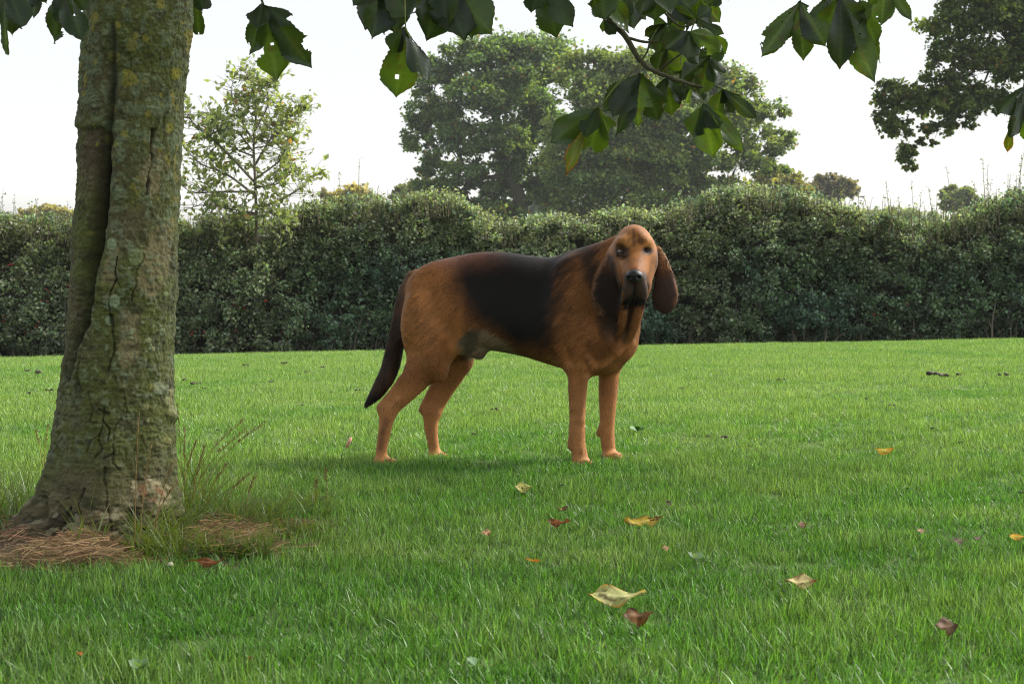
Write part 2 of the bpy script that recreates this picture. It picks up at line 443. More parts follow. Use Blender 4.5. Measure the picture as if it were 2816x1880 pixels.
# ------------------------------------------------------------------ trees beyond
def grow_tree(name, label, trunk, lobes, depth, nleaf, leaf, cols, trunk_r, clumps=16, group=None, shade=(.05, .042, .03), squash=.85, clump_k=.28, openness=.0):
    """trunk: sketch points (x,y); lobes: (x, y, rx, ry, ddepth) in sketch pixels; real crown built at its own depth and size"""
    tp = np.array([at(a, b, depth) for a, b in trunk])
    base = tp[0].copy(); root = thing(name, tuple(base), label, "tree", group)
    r = np.linspace(trunk_r, trunk_r * .35, len(tp)); 
    cp = curve_pts(np.column_stack([tp, r]), 8)
    bag = Bag(); V, Fs = tube(cp[:, :3] - base, cp[:, 3], 9); bag.add(V, Fs, shade)
    px = depth * VS / F
    CC, DD, LL, CO = [], [], [], []
    areas = np.array([l[2] * l[3] for l in lobes], float); areas /= areas.sum()
    cents = [at(l[0], l[1], depth + l[4] * px) for l in lobes]
    order = sorted(range(len(lobes)), key=lambda q: min(np.linalg.norm(cents[q] - t_) for t_ in cp[:, :3]))
    done = []
    for oi_ in order:
        lx, ly, rx, ry, dd = lobes[oi_]; ar = areas[oi_]
        c = cents[oi_]; rad = np.array([rx, (rx + ry) / 2 * .95, ry]) * px
        j = int(np.clip(np.argmin(np.linalg.norm(cp[:, :3] - c + [0, 0, .35 * rad[0]], axis=1)), 2, len(cp) - 1)); s = cp[j, :3]; rs = cp[j, 3] * .6; best = np.linalg.norm(s - c)
        for q_, r_ in done:
            dq = np.linalg.norm(q_ - c) * 1.15
            if dq < best: best, s, rs = dq, q_, r_
        r0 = min(rs, trunk_r * .4); done.append((c, r0 * .6))
        mid = (s + c) / 2 + np.array([0, 0, -.10]) * np.linalg.norm(c - s) + rng.normal(0, .06, 3) * np.linalg.norm(c - s)
        lp = curve_pts(np.array([s, mid, c]), 5)
        V, Fs = tube(lp - base, np.linspace(r0, r0 * .5, len(lp)), 6); bag.add(V, Fs, shade)
        nc = max(5, int(clumps * (rx * ry / 3000.0) ** .75))
        u = rand_dirs(nc); u[:, 2] = np.where(u[:, 2] < -.6, -u[:, 2], u[:, 2])
        cc = c + u * rad * (rng.uniform(.12, 1.25, (nc, 1)) ** .5)
        for q in cc[::2]:
            sp_ = lp[rng.integers(len(lp) // 2, len(lp))]
            pts = curve_pts(np.array([sp_, (c + q) / 2 + rng.normal(0, .06, 3) * rad, q]), 3)
            V, Fs = tube(pts - base, np.linspace(r0 * .25, r0 * .06, len(pts)), 4, False); bag.add(V, Fs, shade)
        nl = int(nleaf * ar / nc)
        cr = clump_k * rad.mean() * rng.uniform(.6, 1.6, nc)
        for q, k, rr in zip(cc, range(nc), cr):
            o = rand_dirs(nl) * (rng.random((nl, 1)) ** .6) * rr * np.array([1.25, 1.15, .9]) * (1 + .5 * (rng.random((nl, 1)) > .85))
            CC.append(q + o); DD.append(unit(o + rng.normal(size=(nl, 3)) * rr * .6 + [0, 0, -.1 * rr]))
            LL.append(leaf * rng.uniform(.6, 1.4, nl))
            f = rng.random()
            up = np.clip((q[2] - tp[-1, 2]) / (rad[2] * 2 + .1) * .5 + .5, 0, 1)
            cc0 = (np.array(cols[0]) * (1 - f) + np.array(cols[1]) * f) * rng.uniform(.6, 1.35)
            col = np.broadcast_to(cc0, (nl, 3)) * rng.choice([.5, .8, 1.1, 1.5], (nl, 1))
            if len(cols) > 2:
                mk = rng.random(nl) < cols[2][3]; col = np.where(mk[:, None], np.array(cols[2][:3]), col)
            CO.append(col)
    C = np.concatenate(CC); D = np.concatenate(DD); L = np.concatenate(LL); co = np.concatenate(CO)
    Nn = unit(rng.normal(size=C.shape) * .7 + [0, 0, .7])
    V, Ft, c = leaf_cards(C - base, D, Nn, L, L * rng.uniform(.55, .85, len(L)), np.clip(co, .004, 1))
    obj("trunk", bag.mesh("trunk", M_twig), root)
    obj("crown", mesh("crown", V, Ft, M_tree, c, smooth=False), root, kind="stuff")
    return root

OAKG = [(.060, .106, .038), (.128, .180, .058), (.22, .13, .03, .012)]
OAKY = [(.078, .124, .038), (.162, .204, .060), (.24, .12, .03, .015)]
lobesL = [(1000, 190, 62, 48, 0), (1080, 140, 75, 42, -20), (1180, 135, 85, 38, 0), (1260, 175, 60, 48, 30), (990, 260, 60, 45, -10), (1090, 230, 75, 55, -60), (1190, 220, 80, 60, -50),
          (968, 320, 42, 36, 0), (1050, 330, 62, 45, -50), (1140, 330, 70, 50, -60), (1000, 385, 45, 30, 0), (1080, 410, 60, 40, -30), (1050, 440, 45, 20, 0), (1180, 390, 50, 50, 20), (1150, 440, 45, 30, 20), (1240, 300, 60, 70, 40), (1290, 420, 70, 70, 60), (1200,150,120,60,70), (1060, 475, 50, 20, 0), (1230, 450, 50, 40, 30), (1000, 440, 56, 26, 0), (1120, 485, 60, 26, -10), (1165, 505, 55, 26, -20), (1040, 500, 50, 20, 0)]
grow_tree("oak_tree", "large dark green oak with gaps in its crown, left of the pair behind the hedge", [(1195, 560), (1195, 500), (1190, 450), (1165, 380), (1140, 280), (1120, 180)], lobesL, 95, 72000, .235, OAKG, .55, 34)
lobesR = [(1330, 170, 70, 42, 0), (1420, 150, 80, 36, 0), (1500, 160, 80, 40, 0), (1380, 230, 80, 55, -30), (1470, 250, 85, 60, -50), (1580, 200, 75, 45, 0), (1670, 210, 62, 50, 0), (1560, 290, 80, 55, -60), (1660, 290, 80, 55, -40),
          (1740, 270, 55, 36, 0), (1780, 320, 42, 28, 0), (1730, 350, 60, 30, -30), (1380, 330, 85, 55, -50), (1480, 350, 85, 55, -70), (1590, 370, 80, 45, -60), (1690, 380, 70, 34, -30), (1770, 385, 40, 22, 0), (1340, 420, 85, 55, -30), (1440, 440, 85, 40, -50), (1540, 430, 80, 38, -40), (1640, 430, 70, 30, 0), (1290, 340, 55, 60, 0), (1500, 240, 150, 90, 60), (1450,380,160,70,60), (1400, 490, 110, 36, 0), (1540, 490, 120, 36, 10), (1670, 470, 80, 36, 0), (1310, 480, 60, 36, 20)]
grow_tree("oak_tree", "broad yellowish green oak with a spreading crown, right of the pair behind the hedge", [(1510, 560), (1505, 490), (1500, 420), (1500, 330), (1490, 230)], lobesR, 90, 100000, .225, OAKY, .6, 34)
lobesE = [(2170, 60, 60, 45, 0), (2230, 20, 60, 45, 0), (2290, 60, 70, 60, 10), (2200, 130, 65, 45, 0), (2270, 160, 70, 50, 0), (2340, 120, 60, 70, 10), (2160, 190, 50, 30, -8), (2060, 225, 51, 39, 0), (2110, 240, 60, 36, 0), (2035, 275, 32, 28, 0), (2180, 245, 67, 42, 0), (2250, 240, 60, 42, 0),
          (2070, 300, 40, 22, 0), (2150, 300, 40, 16, 0), (2200, 285, 40, 22, 0), (2080, 350, 24, 30, 0), (2085, 385, 18, 22, 0), (2115, 335, 18, 14, 0), (2140, 330, 10, 8, 0), (2400, 40, 90, 80, 20), (2470, 160, 90, 80, 20), (2430, 250, 80, 60, 20), (2330, -60, 120, 60, 20)]
grow_tree("oak_tree", "oak reaching in at the right edge with a drooping side branch against the sky", [(2500, 600), (2490, 450), (2470, 300), (2420, 160), (2380, 20)], lobesE, 46, 38000, .14, [(.048, .078, .022), (.100, .128, .032), (.2, .12, .03, .01)], .30, 30, clump_k=.30)

# hazy far trees
def far(name, label, x, y, rx, ry, depth, cols, n=3500, leaf=.45):
    lob = []
    for k in range(9):
        a = k / 9 * 2 * math.pi
        lob.append((x + math.cos(a) * rx * .55, y + ry * .55 + math.sin(a) * ry * .45, rx * .55, ry * .5, math.sin(a * 2) * rx * .4))
    lob.append((x, y + ry * .5, rx * .7, ry * .5, 0))
    grow_tree(name, label, [(x, y + ry * 2 + 60), (x, y + ry * 1.5), (x, y + ry * .6)], lob, depth, n, leaf, cols, .3, 24, clump_k=.32)
far("autumn_tree", "round tree turning golden yellow, far behind the hedge left of the oaks", 800, 445, 68, 50, 130, [(.20, .175, .07), (.25, .205, .085)])
far("round_tree", "rounded grey green tree just left of the dark oak, low behind the hedge", 985, 432, 75, 60, 120, [(.09, .11, .05), (.14, .15, .06)])
far("willow_tree", "pale yellow green bushy tree beside the right end of the broad oak", 1780, 412, 75, 60, 110, [(.13, .135, .04), (.19, .17, .05)])
far("beech_tree", "domed brownish tree standing in haze right of the yellow green bush", 1895, 418, 62, 45, 150, [(.085, .075, .05), (.115, .098, .062)])
far("small_round_tree", "small round crowned tree in haze above the right end of the hedge", 2200, 442, 44, 40, 140, [(.075, .105, .04), (.11, .13, .05)])
far("field_tree", "low pale tree peeping over the hedge at the left edge", 110, 482, 70, 30, 140, [(.16, .15, .05), (.20, .17, .06)])
far("distant_tree", "low hazy tree between the domed tree and the small round one", 2050, 492, 110, 30, 170, [(.09, .12, .05), (.12, .14, .06)])
far("hedgerow_tree", "dim blue green tree seen under the crown of the dark oak", 1230, 470, 70, 40, 180, [(.06, .09, .05), (.08, .11, .06)])

# young oak growing out of the hedge
def young_oak():
    Y = 20.6
    base = at(592, 640, Y); base[2] = float(gz(base[0], Y)) - .02
    root = thing("young_oak_tree", tuple(base), "slender young oak with sparse tan and green leaves growing up through the hedge", "tree")
    def P(a, b, d=0): return at(a, b, Y + d)
    br = [([(592, 700), (590, 560), (586, 430), (582, 330), (588, 240), (572, 190), (560, 158)], .030, .004, 0),
          ([(588, 450), (520, 400), (460, 375), (415, 330)], .02, .004, .2), ([(586, 420), (500, 330), (450, 290), (425, 250)], .02, .004, -.3), ([(584, 380), (640, 290), (680, 255), (692, 235)], .018, .003, .1),
          ([(590, 480), (650, 455), (690, 430), (726, 402)], .018, .003, -.2), ([(584, 330), (545, 260), (530, 210), (545, 160)], .014, .003, .2), ([(585, 300), (615, 240), (612, 200), (625, 180)], .014, .003, -.1),
          ([(588, 440), (500, 440), (440, 440), (400, 410)], .018, .003, .1), ([(586, 410), (640, 370), (655, 340), (660, 310)], .014, .003, -.3), ([(590, 490), (530, 480), (470, 470), (430, 480)], .016, .003, -.3),
          ([(584, 360), (520, 330), (490, 280), (480, 250)], .014, .003, .3), ([(584, 340), (620, 330), (640, 300), (650, 270)], .012, .003, .4), ([(587, 430), (640, 420), (670, 390), (665, 370)], .012, .003, .3), ([(590, 470), (620, 480), (640, 500), (650, 520)], .012, .003, -.4),
          ([(583, 350), (540, 300), (500, 300), (470, 320)], .012, .003, -.4), ([(588, 470), (560, 500), (520, 500), (500, 520)], .012, .003, -.4)]
    bag = Bag(); C = []; D = []
    for bi, (pts, r0, r1, dd) in enumerate(br):
        n = len(pts)
        w = np.array([P(a, b, dd * i / (n - 1) + rng.normal(0, .03)) for i, (a, b) in enumerate(pts)])
        c = curve_pts(np.column_stack([w, np.linspace(r0, r1, n)]), 8)
        V, Fs = tube(c[:, :3] - base, c[:, 3], 6); bag.add(V, Fs, (.10, .085, .06))
        st = int(len(c) * (.45 if bi == 0 else .25))
        for q in range(st, len(c)):
            frac = (q - st) / (len(c) - st)
            for _ in range(3 if frac < .5 else 2):
                ln = rng.uniform(.14, .55) * (1.15 - .6 * frac)
                d = unit(rng.normal(size=3) * [1, 1, .7] + [0, 0, .35])
                e = c[q, :3] + d * ln
                V, Fs = tube(np.array([c[q, :3], (c[q, :3] + e) / 2 + rng.normal(0, .02, 3), e]) - base, [.004, .003, .0015], 4, False); bag.add(V, Fs, (.10, .085, .06))
                for k in range(rng.integers(4, 8)):
                    u = rng.uniform(.3, 1.05)
                    C.append(c[q, :3] + d * ln * u + rng.normal(0, .03, 3)); D.append(unit(d + rng.normal(0, .8, 3)))
    C = np.array(C); D = np.array(D)
    kp = (vnoise(C, 1.9, 81) > .40) | (rng.random(len(C)) < .15)
    C = C[kp]; D = D[kp]; n = len(C)
    col = mixc(np.broadcast_to(np.array([.11, .155, .055]), (n, 3)), np.array([.24, .27, .13]), rng.random(n))
    col = np.where((rng.random(n) < .03)[:, None], np.array([.22, .13, .05]), col) * rng.uniform(.7, 1.3, (n, 1))
    L = rng.uniform(.055, .115, n)
    V, Ft, c = leaf_cards(C - base, D, rand_dirs(n) + [0, 0, .4], L, L * .55, col)
    obj("trunk", bag.mesh("trunk", M_twig), root)
    obj("crown", mesh("crown", V, Ft, M_tree, c, smooth=False), root, kind="stuff")
young_oak()

# ------------------------------------------------------------------ chestnut tree: trunk
TY = 3.72
tree = thing("chestnut_tree", (TREE_XY[0], TREE_XY[1], 0), "leaning lichen covered tree with overhanging palmate leaves in front of the lawn", "tree")
TB = np.array([TREE_XY[0], TREE_XY[1], 0.0])
L_edge = np.array([(-900, 215), (0, 205), (100, 198), (200, 190), (300, 178), (400, 170), (500, 164), (600, 162), (700, 156), (800, 149), (900, 140), (1000, 129), (1070, 116), (1110, 100), (1150, 76), (1190, 46), (1230, 8), (1290, -30)], float)
R_edge = np.array([(-900, 445), (0, 438), (100, 431), (200, 420), (300, 412), (400, 408), (500, 404), (600, 402), (700, 399), (800, 396), (900, 399), (1000, 402), (1100, 405), (1150, 408), (1190, 416), (1230, 432), (1290, 450)], float)
def make_trunk():
    vy = np.concatenate([np.linspace(1290, -40, 640), np.linspace(-60, -900, 24)])
    lx = np.interp(vy, L_edge[:, 0], L_edge[:, 1]); rx = np.interp(vy, R_edge[:, 0], R_edge[:, 1])
    pl = at(lx, vy, TY); pr = at(rx, vy, TY)
    cx = (pl[:, 0] + pr[:, 0]) / 2; rr = (pr[:, 0] - pl[:, 0]) / 2; z = pl[:, 2]
    na = 400
    th = np.linspace(0, 2 * math.pi, na, endpoint=False)
    # more columns on the side seen
    th = th + .55 * np.sin(th + math.pi / 2 - math.pi)*-0.0
    T, Zi = np.meshgrid(th, np.arange(len(vy)))
    Cx = cx[:, None] + 0 * T; R = rr[:, None] + 0 * T; Z = z[:, None] + 0 * T
    nrm = np.stack([np.cos(T), np.sin(T), 0 * T], -1)
    P0 = np.stack([Cx + R * np.cos(T), TY + R * np.sin(T), Z], -1)
    px, py = project(P0)
    front = sstep(.15, -.25, np.sin(T) )
    # large shape
    fl = sstep(.45, .0, Z)
    d = R * (.05 * fl * np.cos(5 * T + 1.3) + .03 * fl * np.cos(9 * T + .4)) 
    d += .018 * (fbm(P0, 5, 3, 3) - .5) + .008 * (fbm(P0, 22, 3, 4) - .5)
    # fine bark plates
    Ps = P0 * np.array([1, 1, .55])
    n60 = fbm(Ps, 70, 3, 6); n150 = vnoise(P0, 190, 9)
    ring = fbm(P0 * np.array([1, 1, 6.0]), 24, 3, 8)
    d += .0075 * (n60 - .5) + .0042 * (n150 - .5) + .005 * (ring - .5) * sstep(500, 700, py)
    lower = sstep(1120, 1200, py) * front
    d += lower * .026 * (fbm(P0 * np.array([1, 1, 2.2]), 38, 4, 12) - .5)
    # grooves
    wob = 7 * (fbm(P0, 34, 4, 14) - .5)
    gap = (.30 + 1.1 * vnoise(P0, 45, 15)) * (.25 + .9 * sstep(.30, .60, vnoise(P0, 26, 16)))
    g1 = poly_dist(px + wob * 1.5, py, [(262, 60), (258, 180), (250, 285), (236, 360), (230, 440), (220, 520), (208, 600), (200, 660), (188, 740), (168, 800), (150, 870)])
    gw = np.interp(py, [40, 150, 290, 380, 560, 650, 740, 860], [6, 10, 12, 15, 17, 15, 12, 6])
    gd = np.interp(py, [60, 200, 300, 380, 560, 650, 740, 860], [.008, .016, .026, .062, .078, .058, .038, .013])
    G = np.exp(-(g1 / gw) ** 2) * front
    d -= gd * G
    # flap of bark over the groove's left side, smoother rib
    rib = sstep(0, 12, (np.interp(py, [0, 290, 360, 600, 800], [262, 246, 232, 206, 168]) - px)) * front * sstep(285, 300, py) * sstep(900, 700, py)
    d -= .010 * rib
    CR = 0 * d
    cracks = [([(352, 300), (349, 330), (343, 350), (350, 375), (340, 395), (338, 420), (335, 445)], 3.2, .016), ([(382, 250), (376, 272), (371, 292)], 2, .006),
              ([(268, 590), (262, 620), (264, 640), (254, 670), (250, 700), (254, 740)], 3, .013), ([(338, 560), (330, 590), (312, 625), (305, 665), (300, 690)], 2.2, .008),
              ([(258, 705), (254, 760), (262, 800), (250, 850)], 2.4, .008), ([(240, 935), (236, 965), (226, 1000), (234, 1030), (218, 1050)], 2.0, .008), ([(276, 960), (262, 990), (258, 1040), (256, 1060), (274, 1078), (302, 1080)], 1.6, .006),
              ([(282, 890), (290, 920), (286, 950)], 2, .005), ([(398, 545), (394, 580), (396, 625)], 6, .012), ([(228, 940), (250, 950)], 3, .01), ([(190, 1120), (180, 1160), (190, 1190)], 3, .01), ([(160, 1160), (150, 1200), (120, 1230)], 4, .012),
              ([(240, 1070), (244, 1120), (250, 1180), (262, 1240)], 1.8, .008), ([(320, 1100), (360, 1095)], 2, .006), ([(182, 820), (172, 860), (178, 900)], 2.5, .008), ([(300, 120), (296, 190), (286, 250)], 2, .003), ([(395,660),(396,720)],3,.006), ([(236, 965), (252, 985), (248, 1010)], 1.8, .01), ([(226, 1000), (206, 1012), (196, 1040)], 1.6, .007), ([(258, 1040), (240, 1052)], 1.5, .006), ([(262, 640), (276, 660)], 1.5, .006), ([(312, 625), (296, 640)], 1.5, .005), ([(200, 900), (210, 940), (204, 970)], 1.8, .006), ([(330, 1000), (338, 1040)], 1.5, .004)]
    for pts, wd, dp in cracks:
        c = np.exp(-(poly_dist(px + wob * 2.2, py + wob, pts) / (wd * gap)) ** 2) * front
        d -= dp * c; CR = np.maximum(CR, c * min(1, dp / .01))
    for kx, ky, kr, kd in [(278, 887, 9, .012), (361, 1027, 8, .012), (234, 868, 9, .008), (232, 655, 10, .006), (396, 955, 12, .012), (140, 985, 10, .008), (300, 655, 12, .008)]:
        q = np.hypot(px - kx, py - ky); d += kd * np.exp(-(q / kr) ** 2) * front
        d -= kd * .7 * np.exp(-((q - kr * .2) / (kr * .35)) ** 2) * front * (ky in (1027,))
    d -= .035 * np.exp(-(np.hypot((px - 90) / 12, (py - 1165) / 32)) ** 2) * front
    P = P0 + nrm * d[..., None]
    # colour: algae, lichen, bare wood and soil stain, plus painted groove and crack shade
    shp = P.shape[:2]
    c = np.broadcast_to(np.array([.115, .088, .055]), shp + (3,)).copy()
    n5 = fbm(P0, 7, 4, 21); n20 = fbm(P0, 26, 4, 22)
    alg = sstep(.30, .56, n5 + .12 * np.cos(T) + .05)
    c = mixc(c, (.098, .104, .026), alg * .9)
    c = mixc(c, (.055, .050, .024), sstep(.55, .68, n20) * .7)
    c = mixc(c, (.085, .052, .036), rib * sstep(.4, .6, fbm(Ps, 14, 3, 23)) * .9)
    bare = np.minimum(poly_sd(px + 3 * wob, py + 3 * wob, [(352, 520), (398, 500), (400, 600), (372, 660), (340, 690), (312, 660), (330, 580)]),
                      poly_sd(px + 3 * wob, py + 3 * wob, [(352, 330), (372, 350), (366, 430), (338, 460), (318, 400)]))
    bare = np.minimum(bare, poly_sd(px + 3 * wob, py + 3 * wob, [(250, 570), (275, 560), (262, 680), (240, 700), (238, 640)]))
    bare = np.minimum(bare, poly_sd(px + 3 * wob, py + 3 * wob, [(272, 700), (330, 720), (320, 820), (280, 860), (262, 800)]) + 4)
    c = mixc(c, (.245, .185, .125), sstep(3, -5, bare) * front * .8 * sstep(.3, .55, n20 + .1))
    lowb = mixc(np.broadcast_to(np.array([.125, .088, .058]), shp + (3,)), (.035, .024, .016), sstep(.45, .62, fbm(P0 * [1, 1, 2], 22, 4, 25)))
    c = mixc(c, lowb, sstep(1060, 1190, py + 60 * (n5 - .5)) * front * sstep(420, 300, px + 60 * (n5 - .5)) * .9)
    c = mixc(c, (.15, .135, .095), sstep(880, 960, py) * sstep(1100, 1000, py) * sstep(300, 240, px) * front * sstep(.45, .6, n20) * .5)
    peel = poly_sd(px + 4 * wob, py + 4 * wob, [(305, 1098), (345, 1086), (392, 1118), (386, 1150), (350, 1160), (306, 1140)])
    c = mixc(c, (.46, .36, .28), sstep(4, -6, peel) * front * sstep(.35, .6, fbm(P0, 60, 2, 26)))
    c = mixc(c, (.24, .09, .05), sstep(-8, -18, peel) * front * sstep(.45, .62, fbm(P0, 45, 2, 27)) * .8)
    # grey green crust lichen, denser above
    up = sstep(900, 400, py) * .075 - .015
    li = fbm(P0 * [1, 1, 1.15], 55, 3, 31); cl = fbm(P0, 9, 3, 32)
    gl = sstep(.60 - up, .66 - up, li + .22 * (cl - .5)) * (1 - rib) * sstep(1120, 1000, py)
    c = mixc(c, np.array([.20, .225, .175]), gl * .45)
    c = mixc(c, np.array([.13, .15, .115]), sstep(.56, .62, vnoise(P0, 120, 33)) * gl * .6)
    sp1 = sstep(.62, .70, fbm(P0, 120, 2, 34)) * (1 - .6 * rib) * sstep(1150, 900, py) * (.35 + .65 * cl)
    c = mixc(c, np.array([.24, .265, .205]), sp1 * .65); 
    c = mixc(c, np.array([.05, .042, .024]), sstep(.60, .72, fbm(P0, 85, 3, 35)) * .6)
    c = c * (.72 + .56 * ring)[..., None]
    c = mixc(c, np.array([.30, .25, .20]), sstep(.57, .64, fbm(P0 * [1, 1, 1.8], 50, 3, 36)) * sstep(1110, 1190, py) * front * .7)
    d2 = gl * .0016
    for lx_, ly_, lr, lc in [(400, 170, 13, (.30, .25, .045)), (303, 105, 14, (.20, .17, .05)), (262, 130, 15, (.24, .20, .05)), (310, 85, 8, (.25, .2, .05)), (272, 60, 8, (.26, .21, .05)), (362, 890, 14, (.27, .28, .22)), (378, 892, 9, (.22, .23, .18)), (348, 888, 9, (.26, .22, .08)),
                             (384, 1010, 7, (.26, .22, .10)), (332, 935, 8, (.27, .23, .13)), (340, 965, 6, (.27, .24, .15)), (262, 690, 14, (.25, .28, .22)), (250, 735, 10, (.25, .28, .22)), (310, 590, 18, (.19, .21, .12)), (256, 560, 13, (.25, .28, .22)), (385, 920, 10, (.28, .25, .15)), (396, 940, 12, (.30, .27, .17)), (394, 900, 8, (.30, .27, .17)), (248, 290, 14, (.19, .22, .15)), (256, 250, 11, (.24, .21, .05)), (236, 320, 9, (.22, .19, .05)), (365, 10, 12, (.24, .2, .05)), (416, 690, 9, (.22, .23, .1)), (364, 345, 6, (.3, .22, .04)), (360,640,7,(.28,.27,.15)),(375,675,7,(.25,.26,.18)),(340,780,8,(.28,.27,.18)),(352,800,6,(.28,.27,.18)),(372,760,8,(.26,.27,.2)),(325,740,6,(.26,.27,.2)),(300,760,7,(.26,.27,.2))]:
        q = np.hypot(px - lx_, (py - ly_) * .85) + 8 * (fbm(P0, 60, 3, int(lx_)) - .5)
        s = sstep(lr, lr - 3, q) * front
        c = mixc(c, np.array(lc), s * sstep(.25, .5, vnoise(P0, 160, 40) + .25) * .9); d2 += s * .002
    yl = sstep(.70, .74, fbm(P0, 42, 2, 44)) * sstep(700, 300, py)
    c = mixc(c, (.26, .21, .045), yl * .8)
    c = mixc(c, (.03, .019, .013), np.clip(CR * 1.1, 0, 1) * .55)  # cracks darkened: recess shade put into the colour
    c = mixc(c, (.16, .06, .03), CR * sstep(430, 300, py) * .4)
    c = mixc(c, (.03, .028, .015), G * .85)  # shade of the groove painted over its algae
    c = c * np.array([.455, .50, .36])
    P = P + nrm * d2[..., None]
    ny_ = len(vy)
    i = (np.arange(ny_ - 1)[:, None] * na + np.arange(na)[None, :]); j = (np.arange(ny_ - 1)[:, None] * na + (np.arange(na)[None, :] + 1) % na)
    Fq = np.stack([i, j, j + na, i + na], -1).reshape(-1, 4)
    return P.reshape(-1, 3), Fq, c.reshape(-1, 3), np.column_stack([cx, np.full(len(cx), TY), z, rr])
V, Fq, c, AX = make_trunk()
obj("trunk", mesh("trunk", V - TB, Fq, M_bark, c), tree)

# crown above the frame: limbs and leaves that shade the lawn
crown_top = AX[-1, :3]
limbs = Bag()
Lp = {}
def limb(key, pts, r0, r1):
    c = curve_pts(np.column_stack([np.array(pts, float), np.linspace(r0, r1, len(pts))]), 10)
    V, Fs = tube(c[:, :3] - TB, c[:, 3], 10); limbs.add(V, Fs, (.085, .075, .04)); Lp[key] = c
limb("a", [crown_top - [0, 0, .1], (-.6, 4.1, 3.0), (.4, 4.3, 3.1), (1.8, 4.4, 3.0), (3.4, 4.5, 2.8), (5.2, 4.6, 2.9)], .10, .02)
limb("b", [crown_top - [0, 0, .1], (-1.1, 3.6, 3.6), (-1.0, 3.3, 4.6), (-.8, 3.4, 5.6)], .12, .03)
limb("c", [crown_top - [0, 0, .1], (-1.8, 3.7, 2.9), (-2.8, 4.0, 3.2), (-3.8, 4.2, 3.3)], .09, .02)
limb("d", [crown_top, (-.8, 2.8, 3.2), (-.3, 1.4, 3.6), (.2, .2, 3.8)], .08, .02)
limb("e", [crown_top, (-.8, 4.8, 3.4), (-.2, 6.0, 3.9), (.3, 7.0, 4.0)], .08, .02)
limb("f", [(1.8, 4.4, 3.0), (2.6, 5.4, 3.1), (3.6, 6.1, 3.2), (4.9, 6.5, 3.4)], .05, .015)  # out of view, added to cast the shade band under the dog
for k, (b, e) in enumerate([("a", (1.3, 5.6, 3.4)), ("a", (2.2, 3.2, 3.3)), ("b", (.9, 3.2, 5.0)), ("b", (-2.4, 3.6, 5.2)), ("c", (-2.9, 5.2, 3.8)), ("d", (1.0, 1.6, 4.0)), ("e", (-1.6, 6.2, 4.2)), ("a", (.5, 4.9, 3.9)), ("a", (3.2, 3.4, 4.4)), ("a", (3.0, 5.4, 4.2)), ("b", (2.2, 4.4, 5.2)), ("b", (-.2, 4.8, 5.4))]):
    s = Lp[b][len(Lp[b]) // 2, :3]; e = np.array(e)
    limb("s%d" % k, [s, (s + e) / 2 + [0, 0, .15], e], .04, .012)
obj("limbs", limbs.mesh("limbs", M_twig), tree)
def crown():
    keys = list(Lp); C = []
    for k in keys:
        c = Lp[k]; 
        for q in range(len(c) // 3, len(c)):
            for _ in range(5):
                C.append(c[q, :3] + rng.normal(size=3) * [.45, .45, .35] + [0, 0, .12])
    C = np.array(C)
    keep = C[:, 2] > .62 + .20 * np.maximum(C[:, 1], 0) + .42
    C = C[keep]
    n = len(C); axis = unit(rng.normal(size=(n, 3)) * [1, 1, .2]); 
    D = []; P = []
    for j in range(6):
        a = (j - 2.5) * .5
        side = unit(np.cross(axis, [0, 0, 1.0]))
        d = unit(axis * math.cos(a) + side * math.sin(a) + np.array([0, 0, -.5]))
        D.append(d); P.append(C + d * .09)
    P = np.concatenate(P); D = np.concatenate(D)
    col = np.array([.045, .08, .016]) * rng.uniform(.7, 1.3, (len(P), 1))
    return leaf_cards(P - TB, D, rng.normal(size=P.shape) * .3 + [0, 0, 1], rng.uniform(.14, .2, len(P)), rng.uniform(.06, .08, len(P)), col)
V, Ft, c = crown()
obj("crown", mesh("crown", V, Ft, M_leaf, c), tree, kind="stuff")

